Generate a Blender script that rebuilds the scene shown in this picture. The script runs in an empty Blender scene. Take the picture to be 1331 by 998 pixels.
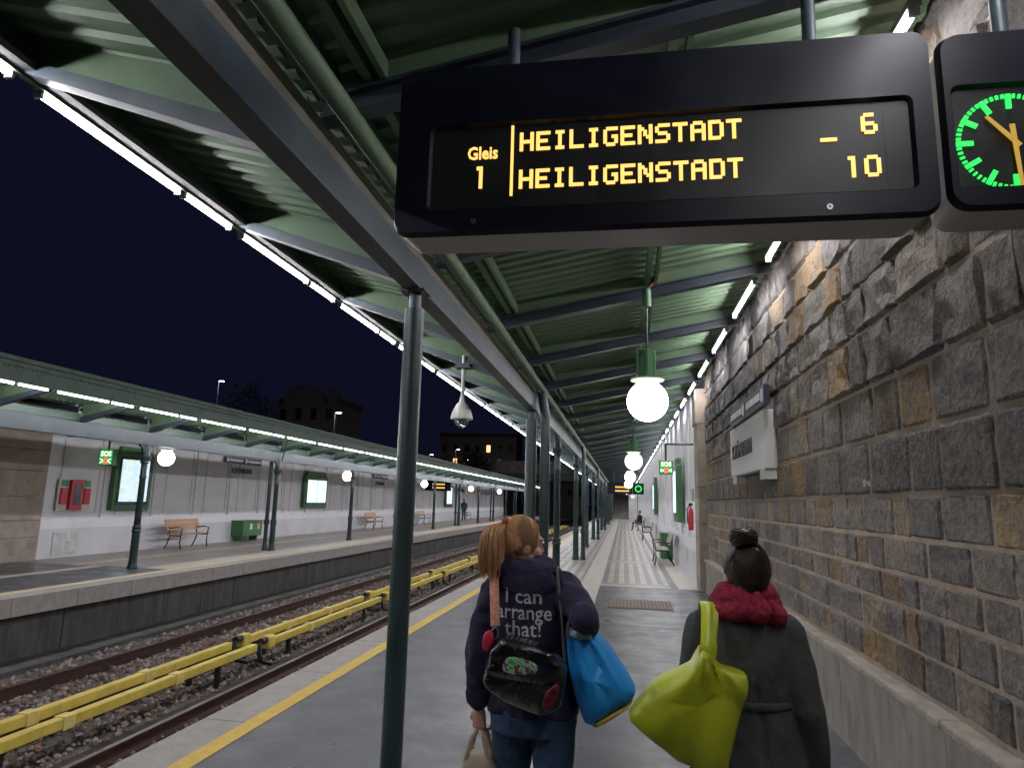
import bpy, bmesh, math, random
from mathutils import Vector, Matrix, noise
from mathutils.bvhtree import BVHTree
R = math.radians
random.seed(7)
S = bpy.context.scene
C = S.collection

# ------------------------------------------------------------------ camera
cd = bpy.data.cameras.new('camera'); cam = bpy.data.objects.new('camera', cd); C.objects.link(cam)
S.camera = cam
cd.sensor_width = 36; cd.lens = 870 / 1331 * 36; cd.clip_start = 0.05; cd.clip_end = 2000
# rows: world x, y, z expressed in (right, down, forward) of the camera
M_ = [(0.9864, -0.0029, -0.1644), (0.1624, 0.1742, 0.9712), (0.0258, -0.9847, 0.1723)]
rt = Vector([m[0] for m in M_]); dn = Vector([m[1] for m in M_]); fw = Vector([m[2] for m in M_])
cam.matrix_world = Matrix(((rt.x, -dn.x, -fw.x, 0), (rt.y, -dn.y, -fw.y, 0), (rt.z, -dn.z, -fw.z, 1.68), (0, 0, 0, 1)))

# ------------------------------------------------------------------ night sky, exposure
w = bpy.data.worlds.new('World'); S.world = w; w.use_nodes = True
bg = w.node_tree.nodes['Background']; bg.inputs[0].default_value = (0.0024, 0.0028, 0.0085, 1); bg.inputs[1].default_value = 1.0
S.view_settings.view_transform = 'Standard'; S.view_settings.look = 'None'
S.view_settings.exposure = 0.72; S.view_settings.gamma = 1
S.render.engine = 'CYCLES'
S.cycles.use_denoising = True; S.cycles.max_bounces = 5; S.cycles.diffuse_bounces = 3; S.cycles.sample_clamp_indirect = 5; S.cycles.sample_clamp_direct = 10; S.cycles.adaptive_threshold = .02
S.render.filter_size = 1.7
TUBE = 78.0      # fluorescent tube radiance
GLOBE = 7.5

# ------------------------------------------------------------------ materials
MATS = {}
class NT:
    def __init__(s, m): s.t = m.node_tree; s.n = s.t.nodes; s.l = s.t.links
    def add(s, typ, ins=None, **props):
        n = s.n.new(typ)
        for k, v in props.items(): setattr(n, k, v)
        for k, v in (ins or {}).items(): s.set(n, k, v)
        return n
    def set(s, n, k, v):
        i = n.inputs[k]
        if hasattr(v, 'is_output'): s.l.new(v, i)
        else: i.default_value = v
    def math(s, op, a, b=0.0, c=None):
        n = s.n.new('ShaderNodeMath'); n.operation = op; s.set(n, 0, a); s.set(n, 1, b)
        if c is not None: s.set(n, 2, c)
        return n.outputs[0]
    def mix(s, f, a, b, mode='MIX'):
        n = s.n.new('ShaderNodeMix'); n.data_type = 'RGBA'; n.blend_type = mode
        s.set(n, 0, f); s.set(n, 6, a); s.set(n, 7, b); return n.outputs[2]
    def noise(s, vec, scale, detail=4, rough=.55, out='Fac'):
        n = s.add('ShaderNodeTexNoise', {'Scale': scale, 'Detail': detail, 'Roughness': rough}); s.l.new(vec, n.inputs['Vector'])
        return n.outputs[out]
    def ramp(s, f, pts):
        n = s.n.new('ShaderNodeValToRGB'); e = n.color_ramp.elements
        while len(e) < len(pts): e.new(.5)
        for q, (p, c) in zip(e, pts): q.position = p; q.color = (c[0], c[1], c[2], 1) if hasattr(c, '__len__') else (c, c, c, 1)
        s.l.new(f, n.inputs[0]); return n.outputs[0]
def c4(c): return (c[0], c[1], c[2], 1)
def mat(name, col, rough=.5, metal=0, var=.25, vscale=4, bump=0, bscale=60, dirt=None, coat=0, spec=.5, stretch=None):
    if name in MATS: return MATS[name]
    m = bpy.data.materials.new(name); m.use_nodes = True; nt = NT(m); b = nt.n['Principled BSDF']
    pos = nt.add('ShaderNodeNewGeometry').outputs['Position']
    if stretch:
        mp = nt.add('ShaderNodeMapping'); nt.l.new(pos, mp.inputs[0]); mp.inputs['Scale'].default_value = stretch; pos = mp.outputs[0]
    f = nt.noise(pos, vscale, 6, .6)
    lo = tuple(x * (1 - var) for x in col); hi = tuple(min(1, x * (1 + var)) for x in col)
    c = nt.ramp(f, [(.3, lo), (.7, hi)])
    if dirt:
        g = nt.noise(pos, dirt[1], 8, .7); c = nt.mix(nt.ramp(g, [(.5, 0), (.68, dirt[2])]), c, c4(dirt[0]))
    nt.l.new(c, b.inputs['Base Color'])
    nt.l.new(nt.ramp(f, [(.2, max(0, rough - .1)), (.8, min(1, rough + .12))]), b.inputs['Roughness'])
    b.inputs['Metallic'].default_value = metal; b.inputs['Coat Weight'].default_value = coat
    b.inputs['Specular IOR Level'].default_value = spec
    if bump:
        bn = nt.add('ShaderNodeBump', {'Strength': bump, 'Distance': .02}); nt.l.new(nt.noise(pos, bscale, 6, .6), bn.inputs['Height'])
        nt.l.new(bn.outputs[0], b.inputs['Normal'])
    MATS[name] = m; return m
def emat(name, col, strength):
    if name in MATS: return MATS[name]
    m = bpy.data.materials.new(name); m.use_nodes = True; b = m.node_tree.nodes['Principled BSDF']
    b.inputs['Base Color'].default_value = c4([x * .5 for x in col]); b.inputs['Roughness'].default_value = .4
    b.inputs['Emission Color'].default_value = c4(col); b.inputs['Emission Strength'].default_value = strength
    MATS[name] = m; return m
STEEL = mat('blue_grey_paint', (.042, .064, .080), .42, 0, .25, 3, .05, 90, ((.03, .03, .03), 2.2, .35))
RAFT = mat('rafter_paint', (.034, .046, .062), .4, 0, .25, 3, .05, 90)
GREEN = mat('roof_green', (.115, .185, .105), .5, 0, .15, 2, .03, 60, ((.05, .07, .05), 3, .4))
GREEN2 = mat('fascia_green', (.075, .125, .09), .5, 0, .2, 2, .03, 60, ((.03, .04, .035), 3, .5))
FRAME = mat('frame_green', (.045, .15, .05), .4, 0, .1, 3)
COLG = mat('column_green', (.015, .034, .037), .33, 0, .3, 5, .06, 120, ((.05, .06, .06), 9, .3))
ALU = mat('aluminium', (.45, .44, .43), .4, .6, .15, 5)
DARK = mat('dark_metal', (.02, .021, .024), .4, .2, .3, 5)
BLACK = mat('black_casing', (.006, .007, .015), .36, 0, .15, 3, .01, 200, None, 0, .25)
CASE = mat('grey_casing', (.42, .40, .38), .5, 0, .08, 3)
WHITE = mat('white_plaster', (.66, .66, .69), .7, 0, .05, 1.2, .05, 30, ((.45, .45, .47), 1.5, .35))
PLINTH = mat('plinth_plaster', (.55, .555, .58), .7, 0, .07, 1.2, .05, 30, ((.38, .38, .4), 1.5, .4))
CONC = mat('concrete', (.25, .235, .22), .8, 0, .25, 2.5, .25, 70, ((.12, .11, .10), 1.7, .6))
CONCD = mat('dark_concrete', (.075, .072, .07), .85, 0, .4, 2, .3, 50, ((.03, .03, .03), 1.2, .8), stretch=(1, 3, .6))
EDGE = mat('edge_concrete', (.33, .31, .285), .75, 0, .15, 6, .25, 110, ((.22, .2, .18), 9, .4))
LEDGE = mat('ledge_concrete', (.25, .225, .195), .8, 0, .25, 3, .35, 60, ((.12, .10, .085), 2, .7), stretch=(1, 2.5, .8))
YEL = mat('yellow_line', (.62, .42, .06), .6, 0, .12, 9, .1, 100, ((.35, .27, .12), 14, .4))
YRAIL = mat('yellow_cover', (.72, .56, .10), .45, 0, .1, 3, .03, 40, ((.32, .25, .08), 4, .5))
RAIL = mat('rusty_rail', (.065, .032, .024), .6, .3, .3, 8, .2, 60)
SHINE = mat('rail_head', (.16, .12, .11), .35, .8, .3, 8)
BALB = mat('ballast_bed', (.10, .085, .075), .95, 0, .5, 14, .8, 30)
SLEEP = mat('sleeper', (.11, .075, .055), .9, 0, .3, 6, .4, 50)
WOOD = mat('bench_wood', (.42, .22, .10), .5, 0, .25, 9, .1, 60, stretch=(8, 1, 8))
IRON = mat('bench_iron', (.018, .022, .024), .45, .3, .2, 8)
RED = mat('red_enamel', (.5, .025, .04), .35, 0, .1, 5)
DOMEW = mat('camera_shell', (.55, .55, .53), .35, 0, .05, 5)
SCREWM = mat('screw_metal', (.3, .3, .32), .3, .9)
TUBEM = emat('tube_light', (.97, .95, 1), TUBE)
GLOBEM = emat('globe_glass', (1, .93, .86), GLOBE)
AMBER = emat('amber_led', (1, .56, .14), .9)
GRNLED = emat('green_led', (.03, 1, .13), .65)
HANDM = emat('amber_hand', (.55, .33, .05), .45)
SCREEN = emat('lit_screen', (.70, .86, 1), .72)
def glass_mat():
    m = bpy.data.materials.new('clear_dome'); m.use_nodes = True; b = m.node_tree.nodes['Principled BSDF']
    b.inputs['Transmission Weight'].default_value = .9; b.inputs['Roughness'].default_value = .05; b.inputs['Base Color'].default_value = (.7, .75, .8, 1); b.inputs['IOR'].default_value = 1.1
    return m
GLASS = glass_mat()

def stone_mat():
    m = bpy.data.materials.new('rough_stone'); m.use_nodes = True; nt = NT(m); b = nt.n['Principled BSDF']
    geo = nt.add('ShaderNodeNewGeometry'); pos = geo.outputs['Position']
    rnd = nt.math('FRACT', nt.math('ADD', nt.add('ShaderNodeObjectInfo').outputs['Random'], geo.outputs['Random Per Island']))
    base = nt.ramp(rnd, [(0, (.10, .095, .096)), (.2, (.20, .185, .175)), (.42, (.27, .24, .215)), (.58, (.13, .122, .12)), (.70, (.29, .24, .18)), (.78, (.37, .225, .085)), (.90, (.30, .175, .065)), (1, (.08, .078, .082))])
    f1 = nt.noise(pos, 5, 8, .65); f2 = nt.noise(pos, 22, 8, .7)
    c = nt.mix(nt.ramp(f1, [(.36, .0), (.62, .8)]), base, (.21, .185, .16, 1))
    c = nt.mix(nt.ramp(nt.noise(pos, 1.7, 9, .7), [(.47, 0), (.66, .6)]), c, (.085, .075, .07, 1))
    c = nt.mix(.75, c, nt.ramp(f2, [(.28, .35), (.72, 1.6)]), 'MULTIPLY')
    # soot in drips near the top courses, flaking white paint lower down
    mp = nt.add('ShaderNodeMapping'); nt.l.new(pos, mp.inputs[0]); mp.inputs['Scale'].default_value = (1, 2.2, .9)
    soot = nt.noise(mp.outputs[0], 1.5, 9, .72)
    sep = nt.add('ShaderNodeSeparateXYZ'); nt.l.new(pos, sep.inputs[0])
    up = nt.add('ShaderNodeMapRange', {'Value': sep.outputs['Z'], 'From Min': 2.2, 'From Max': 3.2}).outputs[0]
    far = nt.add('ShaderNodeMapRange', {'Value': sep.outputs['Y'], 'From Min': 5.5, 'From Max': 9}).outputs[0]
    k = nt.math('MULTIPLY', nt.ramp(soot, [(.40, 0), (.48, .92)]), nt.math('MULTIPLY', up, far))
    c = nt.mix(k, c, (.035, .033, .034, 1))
    sp = nt.noise(pos, 2.1, 7, .6); low = nt.math('LESS_THAN', sep.outputs['Z'], 1.9)
    k2 = nt.math('MULTIPLY', nt.ramp(sp, [(.685, 0), (.70, .9)]), low)
    c = nt.mix(k2, c, (.55, .52, .5, 1))
    nt.l.new(c, b.inputs['Base Color']); b.inputs['Roughness'].default_value = .85; b.inputs['Specular IOR Level'].default_value = .3
    h = nt.math('ADD', nt.math('MULTIPLY', nt.noise(pos, 11, 10, .68), 1.6), nt.math('MULTIPLY', f2, .5))
    bn = nt.add('ShaderNodeBump', {'Strength': .9, 'Distance': .035, 'Height': h}); nt.l.new(bn.outputs[0], b.inputs['Normal'])
    return m
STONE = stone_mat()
MORTAR = mat('mortar', (.31, .25, .195), .9, 0, .3, 6, .6, 40, ((.14, .12, .10), 3, .6))
ASHLAR = mat('ashlar_pilaster', (.29, .245, .20), .85, 0, .2, 3, .3, 40, ((.13, .115, .1), 2.4, .7))

def floor_asphalt():
    m = bpy.data.materials.new('asphalt_floor'); m.use_nodes = True; nt = NT(m); b = nt.n['Principled BSDF']
    pos = nt.add('ShaderNodeNewGeometry').outputs['Position']
    f = nt.noise(pos, .9, 8, .62); g = nt.noise(pos, 60, 4, .7)
    c = nt.ramp(f, [(.3, (.050, .054, .066)), (.7, (.108, .111, .126))])
    c = nt.mix(.6, c, nt.ramp(g, [(.3, .7), (.7, 1.3)]), 'MULTIPLY')
    sp = nt.noise(pos, 160, 2, .5); c = nt.mix(nt.ramp(sp, [(.72, 0), (.76, .4)]), c, (.3, .3, .3, 1))
    nt.l.new(c, b.inputs['Base Color'])
    nt.l.new(nt.ramp(nt.noise(pos, 2.3, 8, .7), [(.3, .24), (.7, .55)]), b.inputs['Roughness'])
    bn = nt.add('ShaderNodeBump', {'Strength': .15, 'Distance': .006, 'Height': g}); nt.l.new(bn.outputs[0], b.inputs['Normal'])
    return m
ASPH = floor_asphalt()
def floor_tiles(name, period_off, light, dark):
    """small encaustic tiles: columns of dark tiles in a light field, one panel per six-metre bay"""
    m = bpy.data.materials.new(name); m.use_nodes = True; nt = NT(m); b = nt.n['Principled BSDF']
    pos = nt.add('ShaderNodeNewGeometry').outputs['Position']
    s = nt.add('ShaderNodeSeparateXYZ'); nt.l.new(pos, s.inputs[0]); x, y = s.outputs[0], s.outputs[1]
    T = .06
    ix = nt.math('FLOOR', nt.math('DIVIDE', x, T)); iy = nt.math('FLOOR', nt.math('DIVIDE', y, T))
    colm = nt.math('LESS_THAN', nt.math('FLOORED_MODULO', ix, 4), 1.5)      # two dark columns of four
    chk = nt.math('LESS_THAN', nt.math('FLOORED_MODULO', nt.math('ADD', ix, iy), 2), .5)
    d = nt.math('MAXIMUM', nt.math('MULTIPLY', colm, .55), nt.math('MULTIPLY', chk, colm))
    fy = nt.math('FLOORED_MODULO', nt.math('SUBTRACT', y, period_off), 6.0)
    inb = nt.math('MULTIPLY', nt.math('GREATER_THAN', fy, .42), nt.math('LESS_THAN', fy, 5.58))
    band = nt.math('MULTIPLY', nt.math('LESS_THAN', nt.math('ABSOLUTE', nt.math('SUBTRACT', nt.math('ABSOLUTE', nt.math('SUBTRACT', nt.math('FLOORED_MODULO', nt.math('ADD', fy, 3), 6.0), 3)), .27)), .08), .8)
    f = nt.math('MAXIMUM', nt.math('MULTIPLY', d, inb), band)
    gx = nt.math('LESS_THAN', nt.math('FLOORED_MODULO', x, T), .005); gy = nt.math('LESS_THAN', nt.math('FLOORED_MODULO', y, T), .005)
    c = nt.mix(f, c4(light), c4(dark))
    c = nt.mix(.5, c, nt.ramp(nt.noise(pos, 1.1, 8, .65), [(.3, .6), (.7, 1.35)]), 'MULTIPLY')
    c = nt.mix(nt.math('MULTIPLY', nt.math('MAXIMUM', gx, gy), .5), c, (.14, .13, .12, 1))
    nt.l.new(c, b.inputs['Base Color']); b.inputs['Roughness'].default_value = .42
    return m
TILE = floor_tiles('patterned_tiles', 2.76, (.40, .37, .345), (.14, .125, .12))
TILEL = floor_tiles('patterned_tiles_far', 1.7, (.42, .37, .34), (.13, .105, .10))
PALE = mat('pale_tiles', (.50, .46, .41), .5, 0, .12, 3, .1, 50, ((.33, .3, .27), 2.2, .4))
GREYT = mat('grey_tiles', (.17, .155, .15), .5, 0, .2, 8)

# ------------------------------------------------------------------ mesh helpers
class MB:
    def __init__(s): s.v = []; s.f = []
    def _add(s, vs, fs):
        o = len(s.v); s.v += [tuple(p) for p in vs]; s.f += [tuple(i + o for i in f) for f in fs]
    def box(s, x0, x1, y0, y1, z0, z1):
        s._add([(x, y, z) for z in (z0, z1) for y in (y0, y1) for x in (x0, x1)],
               [(0, 2, 3, 1), (4, 5, 7, 6), (0, 1, 5, 4), (2, 6, 7, 3), (0, 4, 6, 2), (1, 3, 7, 5)]); return s
    def loft(s, rings, caps=True):
        n = len(rings[0]); vs = [p for r in rings for p in r]; fs = []
        for k in range(len(rings) - 1):
            for i in range(n):
                j = (i + 1) % n; fs.append((k * n + i, k * n + j, (k + 1) * n + j, (k + 1) * n + i))
        if caps: fs.append(tuple(range(n))[::-1]); fs.append(tuple((len(rings) - 1) * n + i for i in range(n)))
        s._add(vs, fs); return s
    def tube(s, path, r, n=8, caps=True, ry=None, ref=None):
        """r: number or list; ry: second radius (along ref x tangent)"""
        P = [Vector(p) for p in path]; rings = []
        for k, p in enumerate(P):
            t = (P[min(k + 1, len(P) - 1)] - P[max(k - 1, 0)]).normalized()
            a = Vector(ref) if ref else (Vector((1, 0, 0)) if abs(t.x) < .8 else Vector((0, 1, 0)))
            a = (a - t * a.dot(t)).normalized(); b = t.cross(a)
            ra = r[k] if hasattr(r, '__len__') else r
            rb = (ry[k] if hasattr(ry, '__len__') else ry) if ry is not None else ra
            rings.append([p + a * ra * math.cos(2 * math.pi * i / n) + b * rb * math.sin(2 * math.pi * i / n) for i in range(n)])
        return s.loft(rings, caps)
    def lathe(s, prof, c, n=16):
        return s.loft([[(c[0] + r * math.cos(2 * math.pi * i / n), c[1] + r * math.sin(2 * math.pi * i / n), c[2] + z) for i in range(n)] for r, z in prof])
    def prism(s, poly, axis, a, b):
        def P(u, v, t): return {'x': (t, u, v), 'y': (u, t, v), 'z': (u, v, t)}[axis]
        return s.loft([[P(u, v, a) for u, v in poly], [P(u, v, b) for u, v in poly]])
    def ellipsoid(s, c, rx, ry, rz, n=16, m=10):
        rings = []
        for k in range(m + 1):
            t = math.pi * (k / m) ; t = min(max(t, .03), math.pi - .03)
            rings.append([(c[0] + rx * math.sin(t) * math.cos(2 * math.pi * i / n), c[1] + ry * math.sin(t) * math.sin(2 * math.pi * i / n), c[2] - rz * math.cos(t)) for i in range(n)])
        return s.loft(rings)
    def mesh(s, name, off=(0, 0, 0), smooth=False):
        me = bpy.data.meshes.new(name)
        me.from_pydata([(p[0] - off[0], p[1] - off[1], p[2] - off[2]) for p in s.v], [], s.f)
        bm = bmesh.new(); bm.from_mesh(me); bmesh.ops.recalc_face_normals(bm, faces=bm.faces); bm.to_mesh(me); bm.free()
        if smooth:
            for p in me.polygons: p.use_smooth = True
            me.set_sharp_from_angle(angle=R(40))
        return me
    def build(s, name, m, parent=None, smooth=False, bevel=0):
        off = WL.get(parent.name, (0, 0, 0)) if parent else (0, 0, 0)
        me = s.mesh(name, off, smooth); me.materials.append(m)
        o = bpy.data.objects.new(name, me); C.objects.link(o)
        if parent: o.parent = parent; WL[o.name] = off
        if bevel:
            b = o.modifiers.new('bevel', 'BEVEL'); b.width = bevel; b.segments = 2; b.limit_method = 'ANGLE'
        return o
WL = {}
def B(*a): return MB().box(*a)
def tag(o, label, cat, group=None):
    o['label'] = label; o['category'] = cat
    if group: o['group'] = group
    return o
def struct(o): o['kind'] = 'structure'; return o
def thing(name, loc, label, cat, group=None):
    o = bpy.data.objects.new(name, None); C.objects.link(o); o.location = loc; o.empty_display_size = .1
    WL[o.name] = tuple(loc); return tag(o, label, cat, group)
def copy_tree(o, loc, label=None, parent=None):
    c = o.copy(); C.objects.link(c)
    if parent: c.parent = parent
    else: c.location = loc; WL[c.name] = tuple(loc)
    if label: c['label'] = label
    for ch in o.children: copy_tree(ch, None, None, c)
    return c
def text_mesh(txt, size, depth=.002, bold=0.0, align='CENTER'):
    cu = bpy.data.curves.new('lettering', 'FONT'); cu.body = txt; cu.size = size; cu.extrude = depth; cu.align_x = align; cu.offset = bold; cu.resolution_u = 2
    o = bpy.data.objects.new('lettering_tmp', cu); C.objects.link(o)
    me = bpy.data.meshes.new_from_object(o.evaluated_get(bpy.context.evaluated_depsgraph_get()))
    bpy.data.objects.remove(o); return me
def put_text(txt, size, origin, xdir, up, m, parent, name='lettering', bold=0.0, align='CENTER', sx=1.0, depth=.002):
    me = text_mesh(txt, size, depth, bold, align); X = Vector(xdir); U = Vector(up); Z = X.cross(U)
    off = Vector(WL.get(parent.name, (0, 0, 0)))
    for v in me.vertices: v.co = Vector(origin) + X * v.co.x * sx + U * v.co.y + Z * v.co.z - off
    me.materials.clear(); me.materials.append(m)
    o = bpy.data.objects.new(name, me); C.objects.link(o); o.parent = parent; WL[o.name] = tuple(off); return o

# ------------------------------------------------------------------ ground, platforms
YE = 79.0
struct(B(-600, 600, -60, 900, -2.5, -1.36).build('ground', mat('dark_earth', (.05, .045, .04), .95)))
struct(B(-9.6, -3.3, -4, 140, -1.355, -1.08).build('track_bed', BALB))
pl = struct(B(-3.0, 1.9, -4, YE + 8, -1.35, -.03).build('platform', CONC))
me = None
for k in range(60):
    y = -1 + k * 1.5
    if y > YE: break
    if me is None:
        o = B(-3.15, -2.80, 0, 1.488, -.28, 0).build('edge_slab', EDGE, pl, bevel=.006); me = o.data
    else:
        o = bpy.data.objects.new('edge_slab', me); C.objects.link(o); o.parent = pl
        b = o.modifiers.new('bevel', 'BEVEL'); b.width = .006; b.segments = 2
    o.location.y = y
B(-2.80, -2.66, -1, YE, -.03, .004).build('yellow_line', YEL, pl)
B(-2.66, -.9, -3, 14.6, -.03, 0).build('asphalt_floor', ASPH, pl)
B(-.5, 1.62, -3, 9.98, -.03, 0).build('asphalt_floor', ASPH, pl)
B(-.5, 1.62, 9.99, 14.6, -.03, 0).build('asphalt_floor', ASPH, pl)
B(-2.66, -2.3, 14.6, YE, -.03, 0).build('pale_border', PALE, pl)
B(-2.3, -.9, 14.6, YE, -.03, 0).build('patterned_floor', TILE, pl)
B(-.5, .95, 14.6, YE, -.03, 0).build('patterned_floor', TILE, pl)
B(.95, 1.1, 14.6, YE, -.03, 0).build('grey_border', GREYT, pl)
B(1.1, 1.62, 14.6, YE, -.03, 0).build('pale_border', PALE, pl)
me = None
for k in range(194):
    if me is None:
        m_ = MB().box(-.898, -.502, .003, .397, -.03, 0)
        for q in range(9): m_.box(-.885 + q * .043, -.862 + q * .043, .01, .39, 0, .004)
        o = m_.build('guide_tile', PALE, pl); me = o.data
    else:
        o = bpy.data.objects.new('guide_tile', me); C.objects.link(o); o.parent = pl
    o.location.y = 1.2 + k * .4
g = thing('floor_grate', (.26, 12.1, .002), 'rusty rectangular metal grate set in the dark platform floor', 'grate')
B(-.27, .8, 11.55, 12.65, .001, .006).build('frame', mat('grate_rust', (.16, .11, .085), .7, .3, .3, 9), g)
for k in range(17): B(-.24 + k * .06, -.205 + k * .06, 11.6, 12.6, .006, .014).build('bar', mat('grate_bar', (.2, .17, .15), .6, .4, .3, 9), g)

# left platform
pL = struct(B(-15, -9.62, -4, YE + 8, -1.35, -.03).build('platform_opposite', CONCD))
slab = panel = None
for k in range(60):
    y = -1 + k * 1.3
    if slab is None:
        o = B(-9.75, -9.35, .006, 1.294, -.29, 0).build('edge_slab', EDGE, pL, bevel=.008); slab = o.data
        o2 = B(-9.62, -9.57, .01, 1.29, -1.1, -.3).build('wall_panel', CONCD, pL); panel = o2.data
    else:
        o = bpy.data.objects.new('edge_slab', slab); C.objects.link(o); o.parent = pL
        o2 = bpy.data.objects.new('wall_panel', panel); C.objects.link(o2); o2.parent = pL
    o.location.y = y; o2.location.y = y; o2.location.x = random.uniform(-.008, .008)
B(-9.56, -9.0, -1, YE, -1.36, -1.0).build('foot_kerb', CONCD, pL)
B(-9.97, -9.755, -1, YE, -.03, .001).build('pale_border', mat('cream_line', (.56, .47, .3), .6, 0, .1, 5), pL)
B(-14, -9.97, -3, 13.9, -.03, 0).build('asphalt_floor', ASPH, pL)
B(-14, -12.55, 13.9, YE, -.03, 0).build('patterned_floor', TILEL, pL)
B(-12.55, -12.2, 13.9, YE, -.03, 0).build('pale_border', PALE, pL)
B(-12.2, -10.6, 13.9, YE, -.03, 0).build('patterned_floor', TILEL, pL)
B(-10.6, -9.97, 13.9, YE, -.03, 0).build('pale_border', PALE, pL)
B(-11.9, -11.6, 2, 13.89, -.02, .003).build('guide_strip', PALE, pL)

# ------------------------------------------------------------------ tracks
def track(xs, label):
    t = thing('railway_track', (sum(xs) / 2, 0, -1.08), label, 'track')
    for x in xs:
        r = MB().prism([(x - .07, -1.06), (x + .07, -1.06), (x + .07, -1.045), (x + .012, -1.02), (x + .012, -.94), (x + .035, -.93), (x + .035, -.905), (x - .035, -.905), (x - .035, -.93), (x - .012, -.94), (x - .012, -1.02), (x - .07, -1.045)], 'y', 0, 130).build('rail', RAIL, t)
        B(x - .03, x + .03, 0, 130, -.905, -.9).build('rail_head', SHINE, r)
    sm = None
    for k in range(75):
        if sm is None:
            o = B(min(xs) - .45, max(xs) + .45, 2, 2.24, -1.2, -1.06).build('sleeper', SLEEP, t, bevel=.01); sm = o.data
        else:
            o = bpy.data.objects.new('sleeper', sm); C.objects.link(o); o.parent = t
        o.location.y = k * .68
    return t
track((-3.78, -5.21), 'rusty rails on sleepers beside the yellow lined platform edge')
track((-8.02, -6.58), 'rusty rails on sleepers along the opposite platform')
rocks = MB(); random.seed(3)
ico = [(0, 0, 1), (.9, 0, .3), (.28, .85, .3), (-.72, .53, .3), (-.72, -.53, .3), (.28, -.85, .3), (.72, .53, -.35), (-.28, .85, -.35), (-.9, 0, -.35), (-.28, -.85, -.35), (.72, -.53, -.35)]
icf = [(0, 1, 2), (0, 2, 3), (0, 3, 4), (0, 4, 5), (0, 5, 1), (1, 6, 2), (2, 7, 3), (3, 8, 4), (4, 9, 5), (5, 10, 1), (6, 7, 2), (7, 8, 3), (8, 9, 4), (9, 10, 5), (10, 6, 1)]
for k in range(15000):
    y = 4.5 + 40 * random.random() ** 1.9; x = random.uniform(-8.95, -3.3); sc = random.uniform(.018, .045)
    sx, sy, sz = [sc * random.uniform(.7, 1.3) for _ in range(3)]; a = random.random() * 6.28; ca, sa = math.cos(a), math.sin(a); z = -1.075 + random.uniform(0, .03)
    rocks._add([(x + sx * p[0] * ca - sy * p[1] * sa, y + sx * p[0] * sa + sy * p[1] * ca, z + sz * p[2]) for p in ico], icf)
def ballast_mat():
    m = bpy.data.materials.new('ballast'); m.use_nodes = True; nt = NT(m); b = nt.n['Principled BSDF']
    g = nt.add('ShaderNodeNewGeometry')
    c = nt.ramp(g.outputs['Random Per Island'], [(0, (.08, .065, .06)), (.5, (.24, .20, .175)), (.85, (.36, .31, .28)), (1, (.26, .13, .08))])
    nt.l.new(c, b.inputs['Base Color']); b.inputs['Roughness'].default_value = .9; return m
o = rocks.build('ballast', ballast_mat()); o['kind'] = 'stuff'; tag(o, 'brown grey crushed stone ballast between the rails', 'ballast')
for x, lab in ((-5.80, 'yellow boxed conductor rail cover nearer the asphalt platform'), (-6.24, 'yellow boxed conductor rail cover nearer the opposite platform')):
    t = thing('conductor_rail', (x, 0, -1.08), lab, 'conductor rail', 'yellow conductor rails between the tracks')
    gaps = [5.0 + 5.6 * k for k in range(12)]
    for a in gaps:
        B(x - .055, x + .055, a + .25, a + 5.4, -.77, -.655).build('cover', YRAIL, t, bevel=.012)
        for q in (1.6, 3.4): B(x - .066, x + .066, a + q, a + q + .16, -.785, -.643).build('sleeve', mat('yellow_sleeve', (.75, .6, .2), .5), t, bevel=.008)
        B(x - .08, x + .08, a + .12, a + .34, -.8, -.60).build('end_cap', mat('yellow_cap', (.75, .58, .12), .5), t, bevel=.03)
        for q in (.9, 4.4): B(x - .03, x + .03, a + q, a + q + .06, -1.07, -.77).build('support', DARK, t)
        MB().tube([(x, a - .02, -.66), (x, a + .14, -.66)], .055, 10).build('cable_plug', DARK, t, True)
        MB().tube([(x, a - .03, -.68), (x + .02, a - .10, -.80), (x + .05, a - .06, -.95), (x + .12, a + .15, -1.03), (x + .2, a + .5, -1.04)], .034, 10).build('cable_loop', DARK, t, True)
t = thing('cable_trough', (-5.5, 20, -1.05), 'dark low cable duct running between near rail and yellow cover', 'duct')
for k in range(40): B(-5.56, -5.44, 3 + k, 3.985 + k, -1.08, -1.0).build('duct_lid', CONCD, t)

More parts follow.
